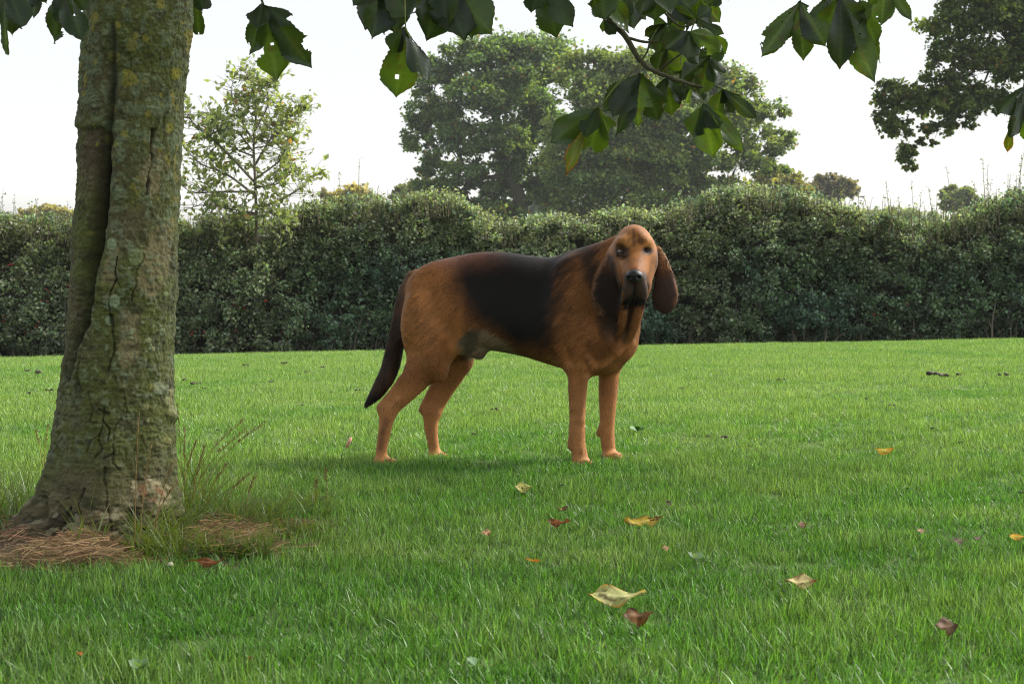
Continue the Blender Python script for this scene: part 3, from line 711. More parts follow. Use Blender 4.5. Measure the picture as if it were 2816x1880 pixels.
# hanging leaves in view: every leaf is a stalk with its leaflets
def leaflet_geo(L, W, curl=0.25, foldk=0.28, wave=.05, seed=0, holes=0, nu=10, nv=30, notch=0):
    r = np.random.default_rng(seed)
    v = np.linspace(0, 1, nv + 1); u = np.linspace(-1, 1, nu + 1)
    U, Vv = np.meshgrid(u, v)
    w = np.interp(v, [0, .06, .2, .4, .56, .68, .80, .89, .95, 1], [.03, .15, .42, .76, .98, 1.0, .80, .40, .14, .0])
    teeth = 1 + .035 * ((np.arange(nv + 1) % 2) * 2 - 1) + r.normal(0, .02, nv + 1)
    asym = 1 + .08 * r.normal()
    wl = (w * teeth)[:, None] * np.where(U < 0, asym, 2 - asym) * W / 2
    ragged = np.interp(v, np.linspace(0, 1, 9), 1 - np.abs(r.normal(0, .06, 9)))[:, None]
    x = U * wl * np.where(np.abs(U) > .9, ragged, 1)
    y = Vv * L
    z = foldk * np.sqrt(x ** 2 + (.14 * W) ** 2) + wave * L * np.sin(Vv * 9 + 2 * U + seed) * np.abs(U) ** 1.5
    z += .018 * L * np.sin((Vv * 13 - np.abs(U) * 2.5) * 2 * math.pi / 1.3) * np.abs(U) * (1 - np.abs(U) * .5)    # ridges between the side veins
    a = curl * Vv
    yy = np.where(abs(curl) > 1e-3, L * np.sin(a) / (curl if abs(curl) > 1e-3 else 1), y)
    zz = z - np.where(abs(curl) > 1e-3, L * (1 - np.cos(a)) / (curl if abs(curl) > 1e-3 else 1), 0)
    P = np.stack([x, yy, zz], -1).reshape(-1, 3)
    i = (np.arange(nv)[:, None] * (nu + 1) + np.arange(nu)[None, :]).ravel()
    Fq = np.stack([i, i + 1, i + nu + 2, i + nu + 1], -1)
    if holes:
        keep = np.ones(len(Fq), bool)
        for _ in range(holes):
            keep[min(len(Fq) - 1, r.integers(4, nv - 3) * nu + r.integers(1, nu - 1))] = False
        Fq = Fq[keep]
    if notch:
        fc = P[Fq].mean(1); keep = np.ones(len(Fq), bool)
        for _ in range(notch):
            e = P[r.integers(nv // 3, nv) * (nu + 1) + (0 if r.random() < .5 else nu)]
            keep &= np.linalg.norm(fc - e, axis=1) > W * r.uniform(.12, .3)
        Fq = Fq[keep]
    uv = np.stack([U, Vv], -1).reshape(-1, 2)
    return P, Fq, uv
def leaf_color(uv, base, vein, seed, edge=None, edge_w=.25, spots=0.0, mott=.5):
    r = np.random.default_rng(seed)
    P = np.column_stack([uv, np.full(len(uv), seed * 3.7)])
    c = np.broadcast_to(np.array(base, float), (len(uv), 3)) * (1 - mott / 2 + mott * fbm(P, 3, 3, 50))[:, None]
    k = (uv[:, 1] * 13 - np.abs(uv[:, 0]) * 2.5) % 1.3
    vm_ = np.maximum(sstep(.12, .03, np.abs(uv[:, 0])), sstep(.16, .04, np.minimum(k, 1.3 - k)) * .5)
    c = mixc(c, np.array(vein) * 1.4, vm_ * .8)
    if edge is not None:
        e = sstep(1 - edge_w, 1, np.abs(uv[:, 0]) + .35 * (fbm(P, 4, 3, 51) - .5)) + sstep(1 - edge_w, 1, uv[:, 1] + .4 * (fbm(P, 4, 3, 52) - .5))
        c = mixc(c, edge, np.clip(e, 0, 1))
    if spots:
        c = mixc(c, (.05, .025, .012), sstep(.66, .72, fbm(P, 7, 2, 53)) * spots)
    return c
def frame_from(d, n):
    d = unit(np.asarray(d, float)); n = np.asarray(n, float); s = unit(np.cross(d, n)); n = np.cross(s, d)
    return np.stack([s, d, n], 0)          # rows: x, y, z of the leaflet
# (stalk base, leaf node, depth, [(tip x, tip y, width, kind)]) in sketch pixels; kind 0 dark, 1 paler, backlight put into the colour, 2 red tipped
LEAVES = [
 ((20, -150), (12, -40), 3.3, [(28, 78, 62, 0), (54, 66, 54, 0), (-20, 60, 60, 0), (6, 118, 30, 1)]),
 ((90, -160), (80, -50), 3.6, [(78, 40, 28, 0), (60, 20, 40, 0), (100, 10, 50, 0)]),
 ((140, -150), (138, -42), 3.4, [(120, 96, 66, 0), (188, 92, 58, 0), (160, 60, 60, 0), (205, 20, 50, 0)]),
 ((450, -160), (446, -60), 3.9, [(455, 90, 40, 0), (470, 40, 40, 0), (430, 40, 40, 0)]),
 ((560, -110), (604, 10), 3.5, [(576, 122, 56, 0), (635, 180, 78, 1), (712, 152, 68, 0), (668, 60, 50, 0), (590, 60, 48, 0)]),
 ((850, -140), (880, -52), 3.7, [(812, 14, 54, 0), (856, 86, 80, 0), (905, 74, 78, 0), (936, 40, 70, 0)]),
 ((1000, -150), (1010, -58), 3.8, [(982, 88, 86, 0), (1062, 97, 90, 0), (1128, 76, 92, 0), (1026, 66, 70, 0), (950, 30, 60, 0)]),
 ((925, -60), (930, 62), 3.6, [(910, 220, 82, 1), (978, 190, 58, 0), (900, 120, 50, 0)]),
 ((1240, -150), (1242, -55), 3.9, [(1222, 34, 54, 0), (1276, 82, 72, 0), (1312, 66, 54, 0), (1210, 0, 50, 0)]),
 ((1373, -120), (1378, -40), 4.0, [(1386, 44, 66, 0), (1436, 74, 50, 1), (1360, 20, 40, 0)]),
 ((1395, 38), (1385, 44), 4.1, [(1380, 74, 14, 0), (1412, 76, 28, 0)]),
 ((1500, -130), (1496, -42), 4.0, [(1503, 44, 74, 0), (1470, 30, 50, 1), (1540, 30, 50, 0)]),
 ((1577, 120), (1596, 44), 4.2, [(1541, 18, 34, 0), (1600, -4, 26, 1), (1657, 80, 28, 0), (1634, 60, 24, 0), (1634, 18, 24, 0)]),
 ((1491, 97), (1528, 52), 4.1, [(1480, 84, 34, 0), (1512, 122, 48, 0), (1545, 100, 52, 0), (1500, 64, 40, 0)]),
 ((1560, 150), (1580, 72), 4.05, [(1528, 110, 48, 0), (1604, 146, 48, 0), (1656, 128, 42, 1), (1642, 84, 36, 1), (1577, 136, 54, 0)]),
 ((1507, 166), (1530, 105), 4.2, [(1504, 168, 62, 0), (1570, 160, 50, 1), (1545, 180, 44, 1)]),
 ((1577, 192), (1630, 128), 4.15, [(1646, 196, 38, 0), (1606, 216, 44, 1), (1560, 180, 46, 0), (1660, 170, 30, 0)]),
 ((1470, 147), (1373, 249), 4.0, [(1261, 324, 60, 0), (1344, 310, 50, 0), (1352, 358, 68, 1), (1402, 318, 48, 1), (1290, 390, 30, 2)]),
 ((1470, 143), (1468, 170), 4.1, [(1392, 252, 52, 0), (1408, 262, 60, 0), (1462, 286, 62, 1), (1520, 282, 64, 0), (1422, 308, 36, 0)]),
 ((1579, 196), (1616, 239), 4.1, [(1632, 356, 74, 1), (1588, 314, 54, 0), (1700, 342, 44, 1), (1650, 300, 40, 0)]),
 ((1600, 200), (1658, 205), 4.2, [(1640, 268, 48, 0), (1682, 256, 44, 0), (1736, 274, 32, 0), (1700, 250, 30, 0)]),
 ((1577, 192), (1585, 196), 4.25, [(1575, 235, 38, 1), (1612, 232, 36, 0), (1548, 222, 34, 0)]),
 ((1840, -100), (1836, 4), 3.8, [(1746, 133, 54, 1), (1796, 98, 62, 0), (1842, 134, 48, 1), (1890, 100, 62, 0)]),
 ((1930, -110), (1926, -6), 3.85, [(1934, 152, 66, 0), (1893, 70, 60, 0), (2002, 186, 60, 1), (1975, 60, 60, 0)]),
 ((1975, -100), (1972, 4), 3.9, [(2008, 102, 54, 0), (1962, 112, 46, 1), (2018, 140, 26, 0), (1990, 40, 40, 0)]),
 ((2030, -120), (2030, -40), 3.7, [(2024, 60, 50, 1), (2090, 46, 26, 0), (1995, 10, 40, 0)]),
 ((2370, 130), (2348, 200), 3.6, [(2288, 262, 56, 0), (2330, 310, 66, 0), (2372, 330, 60, 1)]),
 ((2322, 278), (2318, 284), 3.6, [(2312, 348, 20, 2)]),
 ((1540, -120), (1548, -20), 4.25, [(1575, 70, 50, 0), (1530, 60, 46, 0), (1606, 50, 46, 0), (1556, 86, 40, 1)]),
 ((1590, 110), (1592, 118), 4.25, [(1560, 200, 50, 0), (1600, 212, 52, 0), (1636, 190, 44, 0), (1540, 170, 40, 1)]),
 ((1520, 170), (1530, 178), 4.2, [(1500, 240, 46, 0), (1540, 262, 50, 1), (1566, 236, 40, 0)]),
 ((1440, -90), (1446, -20), 4.1, [(1420, 50, 46, 0), (1452, 66, 50, 0), (1478, 44, 44, 0)]),
 ((860, -120), (866, -50), 3.9, [(840, 60, 60, 0), (882, 76, 66, 0), (915, 50, 56, 0)]),
 ((1060, -130), (1066, -50), 4.0, [(1040, 62, 60, 0), (1084, 84, 66, 0), (1112, 50, 56, 0)]),
 ((1900, -100), (1900, -10), 4.0, [(1870, 82, 54, 0), (1912, 120, 58, 0), (1944, 90, 50, 0)]),
 ((1960, -100), (1956, 0), 4.05, [(1940, 96, 50, 1), (1976, 130, 54, 0)]),
 ((1600, -90), (1604, -10), 4.3, [(1586, 60, 40, 0), (1620, 74, 44, 0), (1650, 50, 40, 1)]),
 ((1520, 60), (1522, 66), 4.3, [(1500, 136, 44, 0), (1536, 150, 46, 1), (1566, 120, 40, 0)]),
 ((1640, 60), (1634, 76), 4.3, [(1612, 140, 40, 0), (1640, 156, 42, 0), (1664, 124, 34, 1)]),
 ((1290, -120), (1290, -60), 4.0, [(1300, -5, 50, 0), (1270, 0, 50, 0), (1330, -10, 50, 0)]),
 ((1640, -120), (1640, -40), 4.1, [(1630, 22, 40, 0), (1668, 6, 40, 0), (1610, 10, 40, 1)]),
]
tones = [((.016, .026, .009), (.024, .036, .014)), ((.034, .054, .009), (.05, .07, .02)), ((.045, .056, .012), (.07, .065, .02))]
sd_ = 100
for (sx, sy), (nx_, ny_), dep, lfs in LEAVES:
    a = at(sx, sy, dep); b = at(nx_, ny_, dep)
    px = dep * VS / F
    pts = curve_pts(np.array([a, (a + b) / 2 + [0.0, 0.01, .012], b]), 6)
    V, Fs = tube(pts - b, np.linspace(.0022, .0016, len(pts)), 6)
    leaf = obj("leaf", mesh("leaf", V, Fs, M_twig, np.full((len(V), 3), (.09, .10, .03))), tree, loc=tuple(b - TB))
    for (tx, ty, wd, kind) in lfs:
        sd_ += 1
        tip = at(tx, ty, dep + rng.uniform(-.06, .06))
        d = tip - b; L = np.linalg.norm(d)
        facing = np.array([rng.normal(0, .42), -1, rng.normal(.15, .3)])
        if rng.random() < .5: facing = -facing
        R = frame_from(d, facing)
        big = wd > 34
        P, Fq, uv = leaflet_geo(L * 1.04, wd * px * 1.12, curl=rng.uniform(-.1, .35), foldk=rng.uniform(.1, .4), wave=rng.uniform(.02, .05), seed=sd_,
                                holes=(int(rng.integers(0, 4)) if (kind == 1 or rng.random() < .3) and big else 0), notch=int(rng.random() < .5) if big else 0)
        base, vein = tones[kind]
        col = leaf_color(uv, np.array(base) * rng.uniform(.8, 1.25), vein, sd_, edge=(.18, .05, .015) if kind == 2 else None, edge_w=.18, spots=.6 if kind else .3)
        obj("leaflet", mesh("leaflet", P @ R, Fq, M_leaf, col, uv=uv), leaf)
# the twigs the leaves hang on
twigs = [([(1340, -260), (1370, -60), (1395, 38), (1433, 81), (1470, 141), (1507, 166), (1577, 192), (1612, 200)], .0075, .004, 4.1), ([(1438, 86), (1470, 95), (1491, 97), (1510, 94)], .004, .003, 4.1), ([(1491, 97), (1484, 120), (1472, 138)], .003, .002, 4.1),
         ([(1540, -300), (1500, -130), (1510, 0), (1560, 60), (1596, 44)], .004, .002, 4.15), ([(1507, 166), (1540, 140), (1590, 110), (1632, 128)], .003, .002, 4.15),
         ([(540, -300), (560, -110), (604, 10)], .005, .0025, 3.5), ([(0, -300), (20, -150)], .006, .004, 3.3), ([(100, -300), (90, -160)], .006, .004, 3.6), ([(160, -300), (140, -150)], .006, .004, 3.4), ([(460, -300), (450, -160)], .006, .004, 3.9),
         ([(880, -300), (850, -140)], .006, .004, 3.7), ([(980, -300), (1000, -150)], .006, .004, 3.8), ([(940, -300), (925, -60)], .005, .003, 3.6), ([(1230, -300), (1240, -150)], .006, .004, 3.9), ([(1280, -300), (1290, -120)], .006, .004, 4.0), ([(1500, -300), (1500, -130)], .006, .004, 4.0),
         ([(1640, -300), (1640, -120)], .006, .004, 4.1), ([(1850, -300), (1840, -100)], .006, .004, 3.8), ([(1920, -300), (1930, -110)], .006, .004, 3.85), ([(1985, -300), (1975, -100)], .006, .004, 3.9), ([(2040, -300), (2030, -120)], .006, .004, 3.7), ([(2400, -200), (2390, 0), (2370, 130)], .006, .003, 3.6), ([(2348, 200), (2330, 240), (2320, 280)], .003, .002, 3.6), ([(1375, -300), (1373, -120)], .005, .004, 4.0)]
for pts, r0, r1, dep in twigs:
    w = np.array([at(a, b, dep) for a, b in pts])
    if pts[0][1] <= -200:                                   # join the limb overhead
        s = min((Lp[k][q, :3] for k in Lp for q in range(len(Lp[k]))), key=lambda q: np.linalg.norm(q - w[0]))
        w = np.vstack([s, (s + w[0]) / 2 + [0, 0, .05], w])
    c = curve_pts(np.column_stack([w, np.linspace(r0 * (1.6 if len(w) > len(pts) else 1), r1, len(w))]), 8)
    V, Fs = tube(c[:, :3] - w[-1], c[:, 3], 7)
    obj("branch", mesh("branch", V, Fs, M_twig, np.full((len(V), 3), (.05, .045, .025))), tree, loc=tuple(w[-1] - TB))

# ------------------------------------------------------------------ dog (implicit surface -> one continuous mesh)
D0 = 5.1
KZ = 2.091                       # dog sketch coordinates: an enlargement of the photo from (950, 560)
def Z3(zx, zy, dy):
    return unproj(950 + np.asarray(zx, float) / KZ, 560 + np.asarray(zy, float) / KZ, D0 + np.asarray(dy, float))
def zpx(P):
    u, v = project(P); return (u * VS - 950) * KZ, (v * VS - 560) * KZ
def zr(r, dy): return r * (D0 + dy) / (F * KZ)

class Field:
    def __init__(s, lo, hi, h):
        s.lo = np.array(lo, float); s.h = h
        s.n = np.ceil((np.array(hi) - s.lo) / h).astype(int) + 1
        s.d = np.full(s.n, 1.0, np.float32)
    def box(s, lo, hi):
        a = np.clip(((np.array(lo) - s.lo) / s.h).astype(int), 0, s.n - 1); b = np.clip(((np.array(hi) - s.lo) / s.h).astype(int) + 2, 1, s.n)
        sl_ = tuple(slice(int(i), int(j)) for i, j in zip(a, b))
        g = np.meshgrid(*[s.lo[k] + s.h * np.arange(sl_[k].start, sl_[k].stop) for k in range(3)], indexing='ij')
        return sl_, np.stack(g, -1)
    def put(s, prim, k=.02, sub=False):
        f, lo, hi = prim
        pad = k + .025
        sl_, P = s.box(np.array(lo) - pad, np.array(hi) + pad)
        v = f(P).astype(np.float32); a = s.d[sl_]
        if sub:
            h = np.clip(.5 - .5 * (a + v) / k, 0, 1); s.d[sl_] = a * (1 - h) + (-v) * h + k * h * (1 - h)
        else:
            h = np.clip(.5 + .5 * (v - a) / k, 0, 1); s.d[sl_] = v * (1 - h) + a * h - k * h * (1 - h)
def cone(p1, p2, ys=1.0):
    """tapered capsule; each end (zx, zy, dy, r): r in sketch units; ys > 1 flattens it in depth"""
    a = Z3(*p1[:3]); b = Z3(*p2[:3]); ra = zr(p1[3], p1[2]); rb = zr(p2[3], p2[2])
    def f(P):
        # depth is measured from the axis, stretched by ys
        ab = b - a; L = ab @ ab + 1e-12
        t = np.clip(((P - a) @ ab) / L, 0, 1)
        q = P - a - t[..., None] * ab
        q = q * np.array([1, ys, 1])
        r = ra + (rb - ra) * t
        d = np.sqrt((q ** 2).sum(-1)) - r
        return d / (1 if ys <= 1 else (1 + (ys - 1) * .5))
    R = max(ra, rb); return f, np.minimum(a, b) - R, np.maximum(a, b) + R
def ell(c, rx, rz, ry, rot=0.0):
    """ellipsoid: centre (zx, zy, dy), rx, rz in sketch units, ry in metres, rot in the picture plane"""
    p = Z3(*c); X_, Z_ = zr(rx, c[2]), zr(rz, c[2]); cs, sn = math.cos(rot), math.sin(rot)
    def f(P):
        q = P - p; x = q[..., 0] * cs + q[..., 2] * sn; z = -q[..., 0] * sn + q[..., 2] * cs
        e = np.sqrt((x / X_) ** 2 + (z / Z_) ** 2 + (q[..., 1] / ry) ** 2)
        g = np.sqrt((x / X_ ** 2) ** 2 + (z / Z_ ** 2) ** 2 + (q[..., 1] / ry ** 2) ** 2) + 1e-9
        return e * (e - 1) / g
    R = max(X_, Z_, ry); return f, p - R, p + R
def chain(pts, ys=1.0):
    """a smooth limb through several stations, as one primitive"""
    c = curve_pts(np.array(pts, float), 4)
    prims = [cone(tuple(c[i]), tuple(c[i + 1]), ys) for i in range(len(c) - 1)]
    def f(P):
        d = prims[0][0](P)
        for q in prims[1:]: d = np.minimum(d, q[0](P))
        return d
    return [(f, np.min([q[1] for q in prims], 0), np.max([q[2] for q in prims], 0))]
def axis_dy(x): return np.interp(x, [380, 800, 1600], [.105, .075, .015])
TRUNK_ST = np.array([  # x, top, bottom, half depth (m)
    (385, 400, 520, .045), (430, 366, 640, .075), (520, 326, 740, .105), (620, 296, 790, .112), (700, 278, 812, .108), (780, 268, 826, .104), (860, 266, 834, .106), (950, 272, 850, .114),
    (1050, 288, 872, .124), (1150, 298, 904, .130), (1250, 292, 936, .132), (1350, 278, 944, .128), (1440, 276, 930, .118), (1530, 330, 900, .100), (1610, 470, 850, .070)], float)
def body_loft():
    x0 = np.array([Z3(s[0], 600, axis_dy(s[0]))[0] for s in TRUNK_ST])
    top = np.array([Z3(s[0], s[1], axis_dy(s[0]))[2] for s in TRUNK_ST]); bot = np.array([Z3(s[0], s[2], axis_dy(s[0]))[2] for s in TRUNK_ST])
    yc = D0 + axis_dy(TRUNK_ST[:, 0])
    fine = np.linspace(x0[0], x0[-1], 200)
    sm = lambda v: np.convolve(np.pad(np.interp(fine, x0, v), 8, 'edge'), np.hanning(19)[1:-1] / np.hanning(19)[1:-1].sum(), 'valid')[:200]
    T_, B_, Y_, H_ = sm(top), sm(bot), sm(yc), sm(TRUNK_ST[:, 3])
    def f(P):
        x = np.clip(P[..., 0], x0[0], x0[-1]); ov = np.abs(P[..., 0] - x)
        t_, b_, y_, h_ = (np.interp(x, fine, q) for q in (T_, B_, Y_, H_))
        rz = (t_ - b_) / 2; cz = (t_ + b_) / 2
        # egg section: fuller in the lower ribs, rounded back
        zz = (P[..., 2] - cz) / rz; yy = (P[..., 1] - y_) / (h_ * (1 - .10 * np.clip(zz, -1, 1)))
        e = (np.abs(zz) ** 2.2 + np.abs(yy) ** 2.2) ** (1 / 2.2)
        d = (e - 1) * np.minimum(rz, h_) * .9
        return np.maximum(d, -1) + ov
    return f, np.array([x0[0], yc.min() - .14, bot.min()]), np.array([x0[-1], yc.max() + .14, top.max()])
EAR_L = chain([(1545, 262, -.135, 34), (1528, 330, -.165, 46), (1510, 420, -.185, 74), (1506, 500, -.195, 88), (1510, 560, -.195, 74), (1516, 602, -.19, 32)], 3.6)
EAR_R = chain([(1792, 258, -.115, 30), (1822, 330, -.125, 40), (1836, 430, -.135, 58), (1840, 510, -.140, 74), (1844, 556, -.138, 60), (1850, 592, -.135, 24)], 3.6)
TAIL = chain([(405, 425, .10, 52), (366, 500, .095, 52), (338, 580, .09, 49), (316, 680, .085, 47), (292, 790, .08, 47), (258, 930, .075, 50), (200, 1045, .07, 44), (145, 1115, .068, 24), (114, 1146, .067, 8)])
def build_dog():
    lo = Z3(60, 1500, .0); hi = Z3(1950, 60, .0)
    fl = Field([lo[0] - .03, D0 - .43, -.02], [hi[0] + .03, D0 + .30, hi[2] + .03], .0042)
    put = fl.put
    put(body_loft(), .02)
    # hind near
    for c in chain([(520, 500, .045, 165), (480, 700, .03, 158), (470, 860, .012, 118), (425, 960, .005, 92), (335, 1080, 0, 62), (250, 1170, 0, 46)], 1.5): put(c, .03)
    put(cone((600, 480, .05, 120), (560, 800, .03, 92), 1.7), .04)
    put(cone((330, 1010, 0, 22), (200, 1158, 0, 18)), .02)
    for c in chain([(243, 1185, 0, 50), (228, 1280, 0, 38), (208, 1400, 0, 32), (208, 1462, 0, 34)], 1.1): put(c, .018)
    put(ell((222, 1474, -.004), 62, 26, .036), .02)
    for i in range(4): put(ell((262 + 10 * (1.5 - abs(i - 1.5)), 1474, -.030 + .0175 * i), 32, 23, .0098), .004)
    # hind far
    for c in chain([(580, 560, .14, 150), (640, 840, .165, 104), (625, 930, .17, 82), (568, 1060, .17, 54), (502, 1172, .17, 52)], 1.4): put(c, .03)
    put(cone((525, 990, .17, 18), (440, 1170, .17, 18)), .02)
    for c in chain([(496, 1190, .17, 48), (492, 1265, .17, 41), (500, 1340, .17, 34), (514, 1420, .17, 31)], 1.1): put(c, .018)
    put(ell((528, 1440, .166), 54, 22, .034), .02)
    for i in range(4): put(ell((562 + 10 * (1.5 - abs(i - 1.5)), 1442, .141 + .0165 * i), 28, 20, .0094), .004)
    # shoulders and fore legs
    put(cone((1330, 400, -.055, 95), (1430, 740, -.06, 120), 1.8), .05)
    put(cone((1435, 740, -.055, 112), (1345, 895, -.05, 84), 1.3), .045)
    put(ell((1300, 640, -.075), 95, 230, .035, .1), .05)
    for c in chain([(1345, 900, -.055, 76), (1341, 965, -.057, 60), (1335, 1060, -.059, 54), (1334, 1200, -.06, 46), (1331, 1310, -.06, 48), (1335, 1370, -.06, 45), (1347, 1430, -.062, 44)], 1.05): put(c, .022)
    put(cone((1292, 1380, -.058, 16), (1290, 1350, -.058, 12)), .012)
    put(ell((1358, 1482, -.066), 58, 34, .040), .02)
    for i in range(4): put(ell((1384 + 12 * (1.5 - abs(i - 1.5)), 1486, -.096 + .0195 * i), 32, 27, .0105), .004)
    put(cone((1500, 720, .07, 105), (1530, 850, .085, 86), 1.2), .04)
    for c in chain([(1526, 850, .09, 74), (1516, 960, .09, 60), (1511, 1060, .09, 56), (1507, 1200, .09, 46), (1505, 1295, .09, 42), (1511, 1375, .088, 41)], 1.05): put(c, .022)
    put(ell((1526, 1438, .080), 56, 32, .040), .02)
    for i in range(4): put(ell((1552 + 12 * (1.5 - abs(i - 1.5)), 1443, .052 + .0185 * i), 32, 25, .0100), .004)
    put(cone((1472, 1270, .092, 14), (1457, 1305, .092, 17)), .012)
    # chest, neck and its hanging folds
    put(ell((1490, 730, -.01), 150, 190, .11), .06)
    put(ell((1575, 790, -.035), 66, 76, .06), .04)
    put(ell((1440, 890, .02), 130, 60, .10), .04)
    put(cone((1400, 420, .02, 142), (1580, 290, -.05, 112), 1.3), .05)
    put(cone((1420, 500, .0, 205), (1600, 390, -.06, 150), 1.35), .06)
    put(cone((1645, 470, -.09, 100), (1572, 770, -.045, 90), 1.1), .045)
    for pts in ([(1612, 520, -.165, 26), (1596, 640, -.150, 30), (1572, 740, -.120, 26), (1545, 810, -.105, 18)], [(1704, 520, -.150, 30), (1676, 640, -.135, 30), (1642, 740, -.115, 24), (1600, 800, -.095, 16)]):
        for c in chain(pts): put(c, .016)
    for c in chain([(1650, 560, -.165, 13), (1634, 680, -.155, 14), (1602, 780, -.130, 11)]): put(c, .014, sub=True)
    for pts in ([(1640, 785, -.085, 12), (1570, 845, -.100, 15), (1500, 905, -.095, 13), (1430, 930, -.08, 10)], [(1480, 700, -.125, 12), (1540, 800, -.115, 13), (1560, 850, -.1, 12)], [(1380, 860, -.120, 12), (1420, 930, -.1, 14)]):
        for c in chain(pts): put(c, .018)
    # skull and face
    put(ell((1658, 272, -.15), 132, 112, .120), .02)
    put(ell((1658, 172, -.160), 68, 58, .090), .045)
    put(cone((1655, 270, -.18, 112), (1661, 400, -.295, 66), 1.0), .025)
    put(cone((1661, 330, -.262, 58), (1662, 392, -.335, 46), 1.0), .02)
    for s, x in ((-1, 1600), (1, 1728)):
        put(cone((x, 340, -.20, 62), (1661 + s * 48, 450, -.24, 48)), .03)
        put(ell((1658 + s * 66, 206, -.236), 40, 24, .026, -.3 * s), .022)
    for pts in ([(1638, 430, -.318, 38), (1627, 490, -.314, 37), (1626, 540, -.304, 26), (1630, 562, -.298, 14)], [(1690, 430, -.318, 40), (1701, 485, -.314, 39), (1706, 525, -.302, 27), (1706, 548, -.297, 15)]):
        for c in chain(pts): put(c, .014)
    put(ell((1660, 492, -.268), 42, 30, .035), .015)
    put(cone((1664, 455, -.352, 6), (1663, 510, -.345, 8)), .008, sub=True)
    put(cone((1664, 515, -.330, 8), (1664, 570, -.300, 30)), .006, sub=True)
    put(cone((1657, 125, -.245, 5), (1658, 215, -.277, 7)), .012, sub=True)
    for ex, ey in ((1590, 264), (1735, 258)):
        put(ell((ex, ey, -.262), 20, 12, .018), .008, sub=True)
    # brow and cheek wrinkles
    for pts in ([(1625, 150, -.26, 5), (1622, 215, -.275, 7)], [(1690, 150, -.26, 5), (1692, 215, -.275, 7)],
                [(1566, 292, -.235, 6), (1596, 304, -.262, 6), (1622, 296, -.28, 5)]):
        for c in chain(pts): put(c, .008, sub=True)
    for pts in ([(1712, 300, -.262, 6), (1730, 380, -.245, 6), (1722, 430, -.25, 6)], [(1606, 300, -.262, 6), (1590, 380, -.245, 6), (1602, 430, -.25, 6)]):
        for c in chain(pts): put(c, .010, sub=True)
    for c in EAR_L: put(c, .012)
    for c in EAR_R: put(c, .012)
    for c in TAIL: put(c, .02)
    put(cone((1380, 940, -.088, 20), (1348, 1230, -.080, 11)), .02)
    put(cone((1308, 930, -.080, 20), (1312, 1160, -.078, 10)), .02)
    put(cone((300, 1120, -.022, 14), (222, 1290, -.018, 9)), .014)
    put(ell((520, 860, -.03), 60, 150, .03, .25), .05)
    put(ell((400, 640, -.02), 60, 130, .03, -.1), .05)
    # creases behind the shoulder and in front of the thigh
    for pts in ([(1236, 430, -.112, 6), (1222, 620, -.118, 9), (1244, 780, -.112, 9), (1276, 890, -.10, 7)], [(690, 470, -.028, 5), (668, 620, -.030, 9), (640, 740, -.028, 10)], [(1392, 830, -.128, 6), (1380, 900, -.122, 8), (1400, 960, -.11, 6)]):
        for c in chain(pts): put(c, .030, sub=True)
    # belly
    put(cone((640, 800, .07, 40), (775, 852, .06, 24)), .03)
    put(ell((700, 770, .09), 130, 60, .06), .03)
    return fl
def surface(fl):
    d = fl.d; s = d < 0
    nx, ny, nz = d.shape
    corner = [(i, j, k) for i in (0, 1) for j in (0, 1) for k in (0, 1)]
    cnt = sum(s[i:nx - 1 + i, j:ny - 1 + j, k:nz - 1 + k].astype(np.int8) for i, j, k in corner)
    act = np.argwhere((cnt > 0) & (cnt < 8))
    acc = np.zeros((len(act), 3)); num = np.zeros(len(act))
    A = act
    for a in corner:
        for ax in range(3):
            if a[ax]: continue
            b = list(a); b[ax] = 1
            va = d[A[:, 0] + a[0], A[:, 1] + a[1], A[:, 2] + a[2]]; vb = d[A[:, 0] + b[0], A[:, 1] + b[1], A[:, 2] + b[2]]
            m_ = (va < 0) != (vb < 0)
            t_ = np.where(m_, va / (va - vb + 1e-12), 0)
            p = np.array(a, float)[None, :] + t_[:, None] * (np.array(b) - np.array(a))
            acc += np.where(m_[:, None], p, 0); num += m_
    V = fl.lo + fl.h * (act + acc / num[:, None])
    idx = np.full((nx, ny, nz), -1, np.int64); idx[A[:, 0], A[:, 1], A[:, 2]] = np.arange(len(A))
    quads = []
    for ax in range(3):
        o1, o2 = [(1, 2), (2, 0), (0, 1)][ax]
        e = [0, 0, 0]; e[ax] = 1
        s0 = s[:nx - e[0], :ny - e[1], :nz - e[2]]; s1 = s[e[0]:, e[1]:, e[2]:]
        for sign in (0, 1):
            w_ = np.argwhere((s0 & ~s1) if sign else (~s0 & s1))
            w_ = w_[(w_[:, o1] > 0) & (w_[:, o2] > 0)]
            def g(a, b):
                q = w_.copy(); q[:, o1] -= a; q[:, o2] -= b
                return idx[q[:, 0], q[:, 1], q[:, 2]]
            q = np.stack([g(1, 1), g(0, 1), g(0, 0), g(1, 0)], -1)
            quads.append(q if sign else q[:, ::-1])
    Q = np.concatenate(quads); Q = Q[(Q >= 0).all(1)]
    # light smoothing
    nv = len(V)
    for it in range(2):
        S = np.zeros_like(V); c = np.zeros(nv)
        for i in range(4):
            for j in ((i + 1) % 4,):
                np.add.at(S, Q[:, i], V[Q[:, j]]); np.add.at(c, Q[:, i], 1)
                np.add.at(S, Q[:, j], V[Q[:, i]]); np.add.at(c, Q[:, j], 1)
        V = V * .5 + .5 * S / np.maximum(c, 1)[:, None]
    return V, Q
def vert_normals(V, Q):
    n = np.cross(V[Q[:, 2]] - V[Q[:, 0]], V[Q[:, 3]] - V[Q[:, 1]]); Nn = np.zeros_like(V)
    for i in range(4): np.add.at(Nn, Q[:, i], n)
    return unit(Nn)
def chain_d(prims, P):
    return np.min([f(P) for f, _, _ in prims], 0)
TAN, DTAN, LTAN = np.array([.200, .080, .023]), np.array([.105, .038, .012]), np.array([.285, .128, .046])
